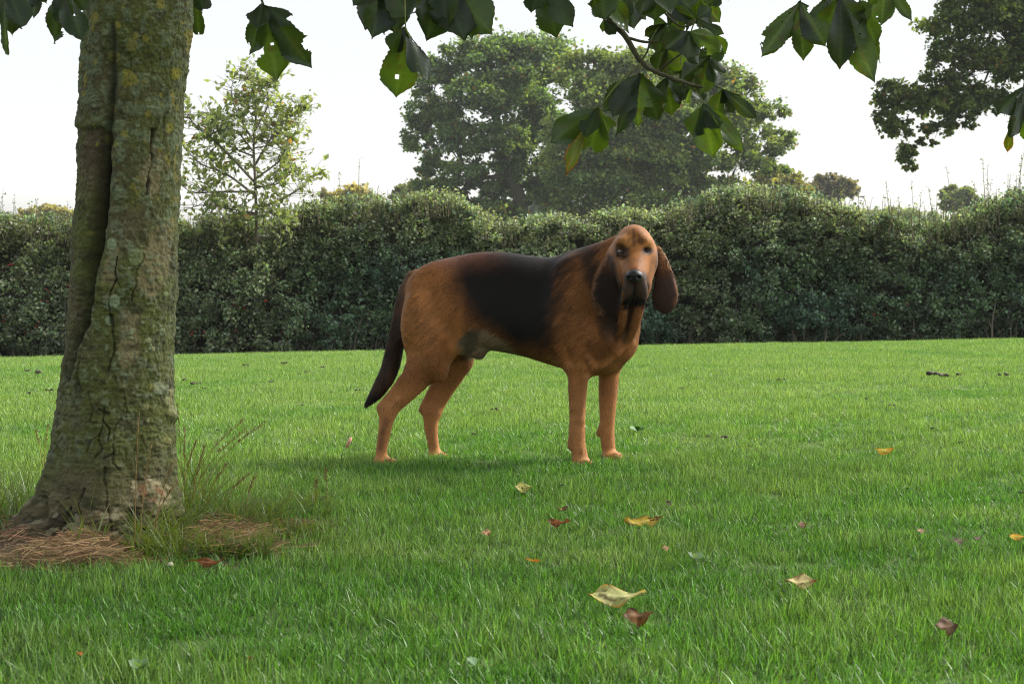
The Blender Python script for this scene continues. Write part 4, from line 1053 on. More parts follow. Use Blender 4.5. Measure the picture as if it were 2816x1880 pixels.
BLK, DBR, GRY = np.array([.0065, .0048, .0042]), np.array([.026, .012, .008]), np.array([.135, .100, .062])
def coat(P, Nv):
    x, y = zpx(P); dy = P[:, 1] - D0
    streak = fbm(P * np.array([25, 60, 60]), 1, 4, 61) - .5
    fu, fv = -.75 * P[:, 0] - .65 * P[:, 2], .65 * P[:, 0] - .75 * P[:, 2]
    fine = fbm(np.stack([fu * 32, fv * 115, P[:, 1] * 90], -1), 1, 2, 69) - .5
    soft = 60 * streak + 70 * fine
    n = fbm(P, 9, 3, 60)
    c = np.broadcast_to(TAN, P.shape).copy()
    c = mixc(c, DTAN, sstep(.35, .7, n) * .45)
    c = mixc(c, DTAN, sstep(1150, 1300, x) * sstep(1620, 1450, x) * sstep(480, 620, y) * sstep(930, 850, y) * .45)  # shade on the lower shoulder, mixed into the coat
    c = mixc(c, TAN * 1.12, sstep(560, 440, np.hypot((x - 450) * 1.6, y - 700)) * .5)
    c = mixc(c, LTAN, sstep(900, 1250, y) * .75)
    c = mixc(c, LTAN, sstep(560, 420, x) * sstep(500, 650, y) * sstep(1000, 800, y) * .35)
    c = mixc(c, DTAN, sstep(830, 930, y) * sstep(1080, 960, y) * sstep(640, 520, x) * .5)
    # saddle
    sad = poly_sd(x + soft, y + soft, [(690, 150), (650, 330), (660, 430), (705, 530), (765, 640), (830, 682), (890, 716), (950, 776), (1040, 806), (1175, 806), (1196, 740), (1188, 660), (1204, 560), (1232, 440), (1262, 340), (1330, 282), (1420, 262), (1420, 150)])
    c = mixc(c, DTAN * .5, sstep(140, -10, sad) * .85)
    c = mixc(c, BLK, sstep(58, -62, sad))
    c = mixc(c, np.array([.06, .022, .012]), sstep(420, 290, y) * sstep(400, 540, x) * sstep(1000, 760, x) * .85)
    # dark neck streak
    nk = np.minimum(poly_sd(x + soft * .7, y, [(1385, 285), (1432, 262), (1442, 400), (1422, 470), (1390, 420)]), poly_sd(x + soft * .7, y, [(1476, 600), (1560, 590), (1582, 690), (1558, 765), (1505, 745), (1466, 660)]))
    c = mixc(c, np.array([.016, .010, .007]), sstep(40, -14, nk) * (dy < .1) * .9)
    fold = np.minimum(poly_dist(x, y, [(1650, 570), (1634, 680), (1604, 775)]), poly_dist(x, y, [(1560, 560), (1556, 660)]) + 6)
    c = mixc(c, BLK * 2, sstep(32, 2, fold) * (dy < 0) * .8)  # dewlap groove: its shade is painted into the coat
    yr = np.minimum(poly_dist(x, y, [(1640, 790), (1570, 848), (1500, 905)]), poly_dist(x, y, [(1500, 720), (1545, 810), (1560, 850)]))
    c = mixc(c, LTAN, sstep(20, 2, yr) * (dy < 0) * .22)  # chest folds: light on the ridges put into the coat
    c = mixc(c, DTAN * .7, sstep(26, 14, yr) * sstep(12, 18, yr) * (dy < 0) * .4)  # painted shade along both sides of those ridges
    c = mixc(c, DTAN * .6, sstep(60, -10, poly_sd(x, y, [(1400, 800), (1560, 760), (1520, 840), (1440, 880)])) * .5 * (dy < 0))
    # belly
    bel = poly_sd(x + soft * .5, y + soft * .5, [(640, 800), (720, 710), (800, 712), (900, 770), (1010, 850), (900, 862), (800, 890), (700, 860)])
    c = mixc(c, GRY, sstep(22, -12, bel) * sstep(.2, -.2, Nv[:, 2]) * .9)
    c = mixc(c, np.array([.03, .026, .022]), sstep(26, -10, poly_sd(x, y, [(655, 790), (710, 720), (770, 720), (740, 840)])) * .65 * (dy < .16))
    # head
    head = sstep(-.10, -.15, dy) * sstep(1500, 1520, x)
    c = mixc(c, np.array([.215, .084, .022]), head * sstep(470, 380, y))
    hl = lambda q, col, k: None
    c = mixc(c, DTAN * .9, head * sstep(30, -10, poly_sd(x, y, [(1612, 300), (1700, 292), (1722, 400), (1600, 400)])) * .55)
    lips = poly_sd(x + soft * .3, y, [(1606, 392), (1730, 388), (1744, 470), (1738, 540), (1700, 560), (1632, 575), (1592, 470)])
    c = mixc(c, np.array([.026, .017, .014]), head * sstep(16, -8, lips) * .95)
    c = mixc(c, BLK, head * sstep(14, 4, poly_dist(x, y, [(1664, 440), (1664, 515)])) * .8)
    c = mixc(c, BLK, head * sstep(10, -4, poly_sd(x, y, [(1600, 545), (1640, 528), (1656, 505), (1660, 585), (1615, 590)])) + head * sstep(10, -4, poly_sd(x, y, [(1668, 505), (1690, 525), (1732, 530), (1722, 570), (1672, 570)])))
    c = mixc(c, np.array([.016, .009, .007]), head * sstep(1.35, .6, np.hypot((x - 1590) / 47, (y - 264) / 42)) * .96)  # shade round the left eye, painted as dark coat
    c = mixc(c, np.array([.020, .010, .008]), head * sstep(1.3, .7, np.hypot((x - 1737) / 35, (y - 260) / 24)) * .95)
    c = mixc(c, np.array([.05, .022, .012]), head * sstep(1.4, .5, np.hypot((x - 1700) / 22, (y - 206) / 20)) * .8)
    c = mixc(c, np.array([.05, .022, .012]), head * sstep(1.4, .5, np.hypot((x - 1580) / 36, (y - 236) / 20)) * .7)
    c = mixc(c, np.array([.10, .042, .018]), head * sstep(18, 3, poly_dist(x, y, [(1657, 140), (1658, 225)])) * .85)  # central furrow darkened with painted crease shade
    c = mixc(c, np.array([.12, .05, .02]), head * sstep(12, 3, poly_dist(x, y, [(1625, 262), (1690, 262)])) * .35)
    c = mixc(c, np.array([.012, .008, .006]), head * sstep(25, -10, poly_sd(x, y, [(1512, 290), (1536, 290), (1566, 400), (1598, 490), (1530, 490)])) * .92)  # painted shadow in the gap between left ear and cheek
    c = mixc(c, np.array([.03, .015, .009]), head * sstep(18, -8, poly_sd(x, y, [(1790, 270), (1812, 280), (1790, 420), (1772, 440)])) * .75)
    c = mixc(c, np.array([.085, .034, .013]), head * sstep(16, 2, poly_dist(x, y, [(1562, 300), (1580, 380), (1598, 450)])) * .6)  # cheek folds, left then right: crease shade in the coat colour
    c = mixc(c, np.array([.085, .034, .013]), head * sstep(14, 2, poly_dist(x, y, [(1766, 300), (1756, 370), (1738, 440)])) * .6)
    c = mixc(c, np.array([.09, .036, .014]), head * sstep(12, 2, np.minimum(poly_dist(x, y, [(1622, 160), (1622, 215)]), poly_dist(x, y, [(1692, 160), (1693, 200)]))) * .4)  # brow furrows, shade painted along them
    c = mixc(c, np.array([.32, .145, .045]), head * sstep(1.2, .4, np.hypot((x - 1618) / 34, (y - 190) / 52)) * .55 + head * sstep(1.2, .4, np.hypot((x - 1750) / 30, (y - 200) / 50)) * .5)
    wr = np.min([poly_dist(x, y, q) for q in ([(1562, 296), (1594, 310), (1624, 300)], [(1632, 150), (1628, 210)], [(1684, 150), (1688, 205)])], 0)
    c = mixc(c, np.array([.07, .027, .010]), head * sstep(11, 2, wr) * .4)  # wrinkle lines drawn dark to paint in their shade
    # ears, tail
    el = chain_d(EAR_L, P); er = chain_d(EAR_R, P)
    s2 = 40 * (fbm(P, 30, 3, 68) - .5)
    ecol = mixc(np.broadcast_to(np.array([.015, .008, .006]), P.shape), np.array([.065, .027, .013]), sstep(430, 300, y + s2) * .8)
    ecol = mixc(ecol, np.array([.17, .078, .036]), sstep(20, 4, poly_dist(x, y, [(1496, 310), (1448, 400), (1424, 505), (1444, 565), (1490, 622)])) * .75)
    c = mixc(c, ecol, sstep(.006, .001, el) * sstep(250, 300, y))
    ecol = mixc(np.broadcast_to(np.array([.036, .017, .012]), P.shape), np.array([.19, .078, .026]), sstep(430, 290, y + s2))
    ecol = mixc(ecol, np.array([.020, .010, .008]), sstep(1822, 1806, x) * sstep(420, 380, y) * .7)
    ecol = mixc(ecol, np.array([.15, .066, .030]), sstep(18, 4, poly_dist(x, y, [(1850, 290), (1890, 390), (1912, 510), (1900, 552)])) * .7)
    c = mixc(c, ecol, sstep(.006, .001, er) * sstep(240, 275, y))
    tl = chain_d(TAIL, P)
    tcol = mixc(np.broadcast_to(np.array([.028, .016, .010]), P.shape), np.array([.065, .027, .012]), sstep(.5, .75, vnoise(P * [40, 40, 14], 1, 66)) * .6)
    tcol = mixc(tcol, np.array([.10, .045, .018]), sstep(520, 400, y) * .7)
    tcol = mixc(tcol, BLK * 1.3, sstep(980, 1100, y) * .8)
    c = mixc(c, tcol, sstep(.012, .002, tl) * sstep(430, 380, x) * (1 - sstep(.04, .0, P[:, 1] - D0)))
    # leg marks
    c = mixc(c, DBR * 2, sstep(24, 8, poly_dist(x, y, [(235, 1230), (212, 1310), (200, 1390)])) * .5 * (x < 300))
    c = mixc(c, DTAN, sstep(18, 6, np.hypot(x - 1355, y - 1422)) * .7)
    c = c * (1 + .18 * streak + .7 * fine * (1 - .85 * sstep(880, 980, y)))[:, None] * (.93 + .14 * vnoise(P, 300, 67))[:, None]
    return np.clip(c, .004, 1)
fld = build_dog()
DV, DQ = surface(fld)
# keep the one continuous body
DN = vert_normals(DV, DQ)
DC = coat(DV, DN)
m, t, out = new_mat("dog_coat")
a = attr_color(t); p = N(t, "ShaderNodeBsdfPrincipled"); p.inputs['Roughness'].default_value = .6; p.inputs['Specular IOR Level'].default_value = .11
p.inputs['Sheen Weight'].default_value = .015; p.inputs['Sheen Roughness'].default_value = .4; p.inputs['Sheen Tint'].default_value = (1, .85, .7, 1)
tc = N(t, "ShaderNodeTexCoord"); mp = N(t, "ShaderNodeMapping"); mp.inputs['Scale'].default_value = (90, 160, 160); mp.inputs['Rotation'].default_value = (0, .5, 0)
no = N(t, "ShaderNodeTexNoise"); no.inputs['Scale'].default_value = 1.6; no.inputs['Detail'].default_value = 5
t.links.new(tc.outputs['Object'], mp.inputs[0]); t.links.new(mp.outputs[0], no.inputs['Vector'])
bp = N(t, "ShaderNodeBump"); bp.inputs['Strength'].default_value = .25; bp.inputs['Distance'].default_value = .003
t.links.new(no.outputs[0], bp.inputs['Height']); t.links.new(bp.outputs[0], p.inputs['Normal'])
t.links.new(a.outputs['Color'], p.inputs['Base Color']); t.links.new(p.outputs[0], out.inputs[0])
M_coat = m
DB = np.array([float(Z3(900, 1484, .06)[0]), D0 + .06, 0.0])
dog = thing("dog", tuple(DB - [0, 0, .006]), "black and tan bloodhound standing side on on the grass head turned to the viewer", "dog")
obj("body", mesh("body", DV - DB, DQ, M_coat, DC), dog)
# short coat: fine hairs lying along the body
def fur(n=150000):
    tri = np.concatenate([DQ[:, :3], DQ[:, [0, 2, 3]]])
    ar = np.linalg.norm(np.cross(DV[tri[:, 1]] - DV[tri[:, 0]], DV[tri[:, 2]] - DV[tri[:, 0]]), axis=1)
    near = np.where(DN[tri[:, 0], 1] < .35, 1.0, .25); ar = ar * near
    pick = rng.choice(len(tri), n, p=ar / ar.sum()); b = rng.dirichlet([1, 1, 1], n)
    P = (DV[tri[pick]] * b[..., None]).sum(1); Nn = unit((DN[tri[pick]] * b[..., None]).sum(1)); C = (DC[tri[pick]] * b[..., None]).sum(1)
    x, y = zpx(P); dy = P[:, 1] - D0
    flow = np.broadcast_to(np.array([-.75, .05, -.65]), P.shape).copy()
    leg = sstep(850, 960, y)[:, None]; flow = flow * (1 - leg) + np.array([-.1, 0, -1]) * leg
    head = (sstep(-.12, -.16, dy) * sstep(520, 480, y) * sstep(1500, 1530, x))[:, None]
    rd = np.stack([(x - 1660) / 130, .5 + 0 * x, -(y - 400) / 180], -1); flow = flow * (1 - head) + rd * head
    flow = flow + rng.normal(0, .12, P.shape)
    flow = unit(flow - Nn * (flow * Nn).sum(1)[:, None])
    L = rng.uniform(.011, .019, n) * np.where(head[:, 0] > .5, .5, 1) * np.where(y > 1000, .7, 1)
    tl = chain_d(TAIL, P); L = np.where(tl < .006, L * 1.7, L)
    L = np.where((np.abs(y - 850) < 60) & (x > 640) & (x < 1280), L * 1.4, L)
    S = unit(np.cross(flow, Nn)) * np.where(head > .5, .0009, .0014)
    tip = P + flow * L[:, None] + Nn * (L * rng.uniform(.02, .11, n))[:, None]
    V = np.stack([P - S - Nn * .001, P + S - Nn * .001, tip], 1).reshape(-1, 3)
    hd = head[:, 0] > .5
    keep = ~(hd & (np.minimum(np.hypot(x - 1590, y - 265), np.hypot(x - 1736, y - 260)) < 46)) & ~(hd & (rng.random(n) < .6)) & ~(hd & (y > 380) & (np.abs(x - 1665) < 95))
    V = V.reshape(-1, 3, 3)[keep].reshape(-1, 3); C = C[keep]; n = len(C)
    col = np.repeat(np.clip(C * rng.choice([.58, .82, 1.08, 1.42], (n, 1)), .004, 1), 3, 0)
    return V, np.arange(3 * n).reshape(-1, 3), col
V, Ft, c = fur()
obj("fur", mesh("fur", V - DB, Ft, M_coat, c), dog, kind="stuff")
# nose and eyes
fn = Field(Z3(1600, 450, -.30) + [0, -.09, 0], Z3(1720, 360, -.30) + [0, .04, 0], .0016)
fn.put(ell((1661, 401, -.354), 48, 35, .025), .004)
fn.put(ell((1661, 418, -.352), 30, 24, .022), .008)
for s in (-1, 1): fn.put(ell((1661 + s * 25, 412, -.376), 11, 8, .012), .004, sub=True)
fn.put(cone((1661, 405, -.38, 3), (1661, 440, -.375, 3)), .003, sub=True)
V, Q = surface(fn)
mn, t, out = new_mat("dog_nose"); p = N(t, "ShaderNodeBsdfPrincipled"); p.inputs['Base Color'].default_value = (.005, .005, .006, 1); p.inputs['Specular IOR Level'].default_value = .22; p.inputs['Roughness'].default_value = .42
tc = N(t, "ShaderNodeTexCoord"); vo = N(t, "ShaderNodeTexVoronoi"); vo.inputs['Scale'].default_value = 700; bp = N(t, "ShaderNodeBump"); bp.inputs['Strength'].default_value = .3; bp.inputs['Distance'].default_value = .001
t.links.new(tc.outputs['Object'], vo.inputs['Vector']); t.links.new(vo.outputs[0], bp.inputs['Height']); t.links.new(bp.outputs[0], p.inputs['Normal']); t.links.new(p.outputs[0], out.inputs[0])
obj("nose", mesh("nose", V - DB, Q, mn), dog)
me_, t, out = new_mat("dog_eye"); a = attr_color(t); p = N(t, "ShaderNodeBsdfPrincipled"); p.inputs['Roughness'].default_value = .06; p.inputs['Specular IOR Level'].default_value = .35
t.links.new(a.outputs['Color'], p.inputs['Base Color']); t.links.new(p.outputs[0], out.inputs[0])
def surf_dy(zx, zy, lo=-.42, hi=-.05):
    g = np.linspace(lo, hi, 300); P = Z3(np.full(300, zx), np.full(300, zy), g)
    ix = np.clip(np.round((P - fld.lo) / fld.h).astype(int), 0, fld.n - 1)
    s = fld.d[ix[:, 0], ix[:, 1], ix[:, 2]] < 0
    return g[np.argmax(s)]
for ex, ey in ((1591, 266), (1735, 260)):
    sdy = surf_dy(ex, ey)
    ce = Z3(ex, ey, sdy + .0060); r = .0122
    th = np.linspace(0, math.pi, 17); ph = np.linspace(0, 2 * math.pi, 25)[:-1]
    TH, PH = np.meshgrid(th, ph, indexing='ij')
    dirs = np.stack([np.sin(TH) * np.cos(PH), -np.cos(TH), np.sin(TH) * np.sin(PH)], -1).reshape(-1, 3)
    ang = np.arccos(np.clip(dirs @ unit(np.array([0.05, -1, .18])), -1, 1))
    col = np.where((ang < .42)[:, None], np.array([.004, .003, .003]), np.where((ang < .85)[:, None], np.array([.055, .020, .008]), np.array([.42, .36, .33]) if ex > 1650 else np.array([.03, .02, .017])))  # left eye white darkened to stand in for its shade
    col = np.where(((ang >= .85) & (dirs[:, 2] < -.55))[:, None], np.array([.30, .12, .09]), col)
    i = (np.arange(16)[:, None] * 24 + np.arange(24)[None, :]).ravel(); j = (np.arange(16)[:, None] * 24 + (np.arange(24)[None, :] + 1) % 24).ravel()
    obj("eye", mesh("eye", dirs * r, np.stack([i, i + 24, j + 24, j], -1), me_, col), dog, loc=tuple(ce - DB))

# ------------------------------------------------------------------ fallen leaves
def fallen(vx, vy, wpx, ang, label, base, vein, edge=None, ew=.3, tilt=0.0, curl=1.0, spots=.5, aspect=.42, lift=.03, seed=0, fold=.25, lie=.45, notch=0):
    """ang: direction of the tip on the ground plane (deg, 0 = to the right); tilt: roll of the blade towards the viewer"""
    g = ground_hit(vx, vy); dep = g[1]; L = wpx * dep * VS / F
    P, Fq, uv = leaflet_geo(L, L * aspect, curl=curl, foldk=fold, wave=.09, seed=seed, notch=notch, nv=26)
    ca, sa = math.cos(curl / 2), math.sin(curl / 2)
    P = P @ np.array([[1, 0, 0], [0, ca, sa], [0, -sa, ca]])
    P[:, 2] += L * .085 * (fbm(P + seed, 3.2 / L, 2, 90) - .5) * 2
    P = P - P.mean(0)
    d = np.array([math.cos(math.radians(ang)), math.sin(math.radians(ang)), 0.0])
    n = np.array([0, -math.sin(tilt), math.cos(tilt)])
    if curl > 0: n = -n
    R = frame_from(d, n)
    V = P @ R
    V[:, 2] -= V[:, 2].min()
    col = leaf_color(uv, base, vein, seed, edge, ew, spots + .3, 1.7)
    o = obj("fallen_leaf", mesh("fallen_leaf", V, Fq, M_dead, col, uv=uv), loc=(g[0], g[1], g[2] + lift - .007))
    o["label"] = label; o["category"] = "leaf"; o["group"] = "leaves fallen on the lawn"
YEL, PAL, BRN, RUS, GRN, ORA, PNK = (.25, .18, .02), (.26, .26, .10), (.085, .040, .012), (.11, .036, .010), (.14, .17, .04), (.36, .15, .015), (.24, .155, .075)
fallen(1416, 1412, 138, 184, "long pale green fallen leaf with an orange curled tip, above the crumpled brown one", PAL, (.42, .40, .2), ORA, .12, tilt=.9, curl=.9, seed=1, aspect=.36, lift=.022)
fallen(1462, 1452, 84, 200, "crumpled brown fallen leaf just below the pale green leaf with the orange tip", BRN, (.11, .06, .03), (.045, .022, .010), .4, tilt=1.0, curl=1.3, seed=2, aspect=.62, lift=.016, fold=.6, notch=3)
fallen(1474, 1222, 104, 20, "curled yellow and brown fallen leaf with both ends raised, mid lawn below the dog's head", YEL, (.3, .26, .08), BRN, .3, tilt=.7, curl=1.7, seed=3, aspect=.42, lift=.02, spots=1, notch=2)
fallen(1836, 1366, 78, 10, "cream fallen leaf with brown edges lying cupped on the right of the front grass", (.34, .28, .13), (.5, .42, .2), RUS, .28, tilt=.9, curl=1.3, seed=4, aspect=.5, lift=.018)
fallen(2168, 1480, 62, 28, "dull brown fallen leaf standing on edge near the right front corner", (.085, .052, .03), (.13, .085, .055), (.04, .022, .012), .35, tilt=1.2, curl=1.1, seed=5, aspect=.8, lift=.02, fold=.5, notch=2)
fallen(1281, 1222, 56, 170, "small reddish brown curled leaf left of the curled yellow leaf", RUS, (.22, .09, .03), BRN, .4, tilt=.7, curl=1.4, seed=6, aspect=.4, lift=.02)
fallen(1288, 1184, 30, 20, "tiny dark and yellow leaf fragment just above the small reddish brown leaf", BRN, YEL, (.05, .03, .03), .4, tilt=.8, curl=1.2, seed=7, aspect=.5, lift=.02)
fallen(1201, 1140, 46, 195, "yellow green fallen leaf with a tan fold, between the dog's legs and the front grass", (.24, .24, .06), (.3, .3, .1), (.3, .2, .12), .25, tilt=.8, curl=1.2, seed=8, aspect=.6, lift=.02)
fallen(1115, 1242, 28, 30, "small tan fallen leaf lying alone left of the reddish brown one", (.32, .19, .10), (.36, .22, .12), None, tilt=1.0, curl=.9, seed=9, aspect=.6, lift=.02)
fallen(1223, 1302, 40, 150, "thin orange sliver of leaf in the grass below the small tan leaf", ORA, (.4, .22, .04), None, tilt=.7, curl=1.0, seed=10, aspect=.25, lift=.02)
fallen(1526, 1279, 20, 40, "tiny pinkish fallen leaf scrap below the curled yellow leaf", PNK, PNK, None, tilt=1.0, curl=.8, seed=11, aspect=.8, lift=.022)
fallen(1839, 1224, 24, 10, "small greyish brown leaf scrap standing above the cream leaf", (.2, .13, .10), PNK, BRN, .3, tilt=1.1, curl=.9, seed=12, aspect=.8, lift=.02)
fallen(2028, 1052, 46, 5, "yellow fallen leaf with an orange end, farthest back, right of the dog", (.40, .30, .04), (.4, .3, .08), ORA, .3, tilt=.8, curl=1.4, seed=13, aspect=.4, lift=.02)
fallen(2334, 1253, 46, 175, "orange yellow fallen leaf cut by the right edge of the view", (.42, .24, .03), (.4, .3, .06), BRN, .25, tilt=.8, curl=.9, seed=14, aspect=.4, lift=.02)
fallen(2196, 1257, 44, 185, "flat grey brown fallen leaf, left one of the dull pair near the right edge", (.13, .10, .075), (.16, .13, .1), None, tilt=.4, curl=.6, seed=15, aspect=.4, lift=.016)
fallen(2240, 1252, 32, 40, "grey brown fallen leaf with raised tip, right one of the dull right hand pair", (.10, .075, .06), (.14, .11, .08), None, tilt=.7, curl=1.3, seed=16, aspect=.4, lift=.02)
fallen(2111, 1236, 22, 20, "pale pinkish tan leaf scrap left of the dull grey brown pair", (.3, .2, .14), PNK, None, tilt=.9, curl=.9, seed=17, aspect=.6, lift=.02)
fallen(476, 1312, 84, 5, "long russet fallen leaf in the grass in front of the tree base", RUS, (.2, .08, .03), BRN, .5, tilt=.7, curl=.9, seed=18, aspect=.28, lift=.016)
fallen(345, 1300, 34, 8, "small yellowish dark leaf by the straw left of the long russet leaf", (.16, .13, .03), (.2, .16, .05), BRN, .5, tilt=.6, curl=.8, seed=19, aspect=.35, lift=.016)
fallen(1533, 1175, 22, 60, "shrivelled blackish leaf just above the raised end of the curled yellow leaf", (.03, .02, .015), (.06, .03, .02), None, tilt=1.0, curl=2.0, seed=20, aspect=.8, lift=.025)
fallen(184, 1528, 16, 10, "tiny orange leaf scrap in the left front grass", (.4, .12, .03), ORA, None, tilt=1.0, curl=.6, seed=21, aspect=.7, lift=.025)
fallen(577, 1538, 22, 170, "tiny dark brown leaf scrap, right of the orange scrap at the front", BRN, BRN, None, tilt=.9, curl=1.0, seed=22, aspect=.5, lift=.025)
fallen(700, 1215, 34, 10, "rust brown fallen leaf at the right end of the dead grass beside the tree", (.22, .07, .03), RUS, BRN, .4, tilt=.6, curl=.9, seed=23, aspect=.35, lift=.012)
g = ground_hit(803, 1034)
V, Fs = tube(np.array([[-.012, 0, .0], [-.004, 0, .018], [.004, .002, .036]]), [.006, .007, .005], 8)
o = obj("twig_piece", mesh("twig_piece", V, Fs, M_twig, np.full((len(V), 3), (.36, .20, .14))), loc=tuple(g + [0, 0, .012])); o["label"] = "short pinkish bit of broken twig in the grass left of the dog's hind feet"; o["category"] = "twig"
g = ground_hit(391, 1318)
o = obj("pebble", mesh("pebble", IV * [.007, .006, .005] + rng.normal(0, .0006, IV.shape), IF, M_clod, np.full((12, 3), (.40, .38, .28))), loc=tuple(g + [0, 0, .022])); o["label"] = "small cream pebble in the grass below the tree base"; o["category"] = "pebble"

# small broad leaved weeds
for vx, vy, n, L, lab, cw in [(1462, 1000, 7, .035, "small broad leaved weed standing in the lawn right of the dog's front feet", (.05, .12, .02)), (1594, 1300, 4, .022, "pale clover sprig in the grass right of the tiny pinkish leaf scrap", (.16, .24, .14)),
                           (1090, 1552, 5, .018, "pale green clover sprig at the bottom of the lawn below the orange sliver", (.15, .24, .12)), (2080, 1140, 6, .022, "low clover patch in the lawn below the far yellow leaf", (.10, .18, .06)), (320, 1560, 6, .022, "pale weed rosette in the bottom left grass", (.11, .19, .08))]:
    g = ground_hit(vx, vy); az = rng.uniform(0, 6.28, n) + np.arange(n) * 6.28 / n
    D = unit(np.stack([np.cos(az), np.sin(az), rng.uniform(.4, 1.1, n)], -1)); b = g + [0, 0, .018]
    V, Ft, c = leaf_cards(b + D * L * .5, D, np.tile([[0, -.5, 1.0]], (n, 1)), np.full(n, L), np.full(n, L * .7), np.array(cw) * rng.uniform(.7, 1.2, (n, 1)), .12)
    o = obj("weed", mesh("weed", V - g, Ft, M_blade, c), loc=tuple(g)); o["label"] = lab; o["category"] = "weed"; o["group"] = "weeds in the lawn"

# soil crumbs and worm casts scattered over the lawn
bag = Bag()
cl = [(85, 862, 9), (62, 858, 6), (115, 905, 6), (70, 912, 6), (447, 890, 9), (425, 880, 7), (470, 900, 4), (620, 885, 5), (700, 862, 5), (740, 850, 5), (820, 905, 6), (1140, 950, 6), (1655, 1016, 8), (1620, 1015, 5), (1560, 900, 5), (2160, 870, 14), (2200, 868, 8), (2310, 868, 10), (2140, 996, 5), (2200, 1030, 5), (1070, 868, 6), (690, 940, 5), (760, 910, 5), (1290, 1130, 4), (2340, 1148, 6), (1990, 925, 5), (1790, 880, 5), (2050, 940, 5), (900, 1010, 5), (1085, 1010, 6), (650, 840, 6), (560, 845, 6), (1460, 1390, 7), (1400, 1388, 5), (500, 1000, 4)]
for vx, vy, s in cl:
    g = ground_hit(vx, vy)
    for _ in range(6):
        r = s * g[1] * VS / F * rng.uniform(.25, .6)
        bag.add(g + np.array([rng.normal(0, 1.2) * r * 1.3, rng.normal(0, 1.0) * r, .022 + rng.uniform(0, .7) * r]) + IV * r * [1, 1, .7] * rng.uniform(.7, 1.3, (12, 1)), IF, np.array([.045, .038, .026]) * rng.uniform(.7, 1.4))
o = obj("soil_crumbs", bag.mesh("soil_crumbs", M_clod), kind="stuff", label="dark crumbs of soil and worm casts scattered on the lawn")

# ------------------------------------------------------------------ long grass and straw at the foot of the tree
def blades(base, hgt, wid, lean, col, seg=5, droop=.5, tipcol=None):
    """tapered bent blades, one strip each"""
    n = len(base); h = hgt[:, None]; s = np.linspace(0, 1, seg + 1)
    az = rng.uniform(0, 2 * math.pi, n); dirs = np.stack([np.cos(az), np.sin(az), 0 * az], -1) if lean.ndim == 1 else unit(lean * [1, 1, 0])
    amt = lean[:, None] if lean.ndim == 1 else np.linalg.norm(lean[:, :2], axis=1)[:, None]
    side = np.stack([-dirs[:, 1], dirs[:, 0], 0 * az], -1); ra = rng.uniform(-.9, .9, n)
    side = side * np.cos(ra)[:, None] + dirs * np.sin(ra)[:, None]
    V = np.empty((n, seg + 1, 2, 3))
    for k, q in enumerate(s):
        out_ = amt * h * (q + droop * q * q); up = h * (q - droop * .55 * amt * q * q)
        c = base + dirs * out_ + np.concatenate([0 * up, 0 * up, up], 1)
        wv = wid[:, None] * (1 - q ** 1.6) * (.7 + .3 * min(1, q * 4)) * .5 + 1e-5
        V[:, k, 0] = c - side * wv; V[:, k, 1] = c + side * wv
    i = np.arange(n)[:, None] * (2 * (seg + 1))
    Fq = np.concatenate([i + [2 * k, 2 * k + 1, 2 * k + 3, 2 * k + 2] for k in range(seg)])
    cc = np.repeat(col, 2 * (seg + 1), 0).reshape(n, seg + 1, 2, 3)
    if tipcol is not None: cc = cc * (1 - s[None, :, None, None] ** 2 * .6) + np.array(tipcol) * (s[None, :, None, None] ** 2 * .6)
    return V.reshape(-1, 3), Fq, cc.reshape(-1, 3)
def clump(vx0, vx1, vy0, vy1, n, h0, h1, leanx, col, wid=.0045, lean=.45):
    B = []
    for _ in range(n):
        B.append(ground_hit(rng.uniform(vx0, vx1), rng.uniform(vy0, vy1)))
    B = np.array(B); h = rng.uniform(h0, h1, n)
    ln = rng.normal(0, lean, (n, 3)) + [leanx, -.05, 0]
    c = np.array(col) * rng.uniform(.6, 1.4, (n, 1))
    return blades(B, h, rng.uniform(.6, 1.2, n) * wid, ln, c, 6, .7, tipcol=(.14, .14, .04))
GR = (.075, .118, .020); DG = (.060, .098, .022)
lg = Bag()
for args in [(300, 420, 1215, 1275, 170, .05, .12, .1, GR), (400, 560, 1160, 1230, 260, .05, .12, .25, DG), (420, 470, 1120, 1190, 70, .08, .19, .1, DG), (540, 640, 1180, 1225, 200, .04, .11, .4, DG), (0, 70, 1130, 1200, 130, .05, .13, -.2, DG), (-60, 40, 1180, 1230, 120, .05, .12, -.2, DG), (440, 620, 1255, 1285, 420, .04, .07, 0, (.055, .105, .015)),
             (600, 760, 1210, 1250, 260, .03, .06, .1, (.055, .105, .015)), (150, 240, 1240, 1270, 16, .05, .12, .1, GR), (180, 200, 1235, 1250, 6, .08, .14, 0, GR), (640, 760, 1150, 1190, 160, .03, .08, .3, DG), (300, 420, 1262, 1290, 200, .03, .08, 0, GR)]:
    V, Fq, c = clump(*args); lg.add(V, Fq, c)
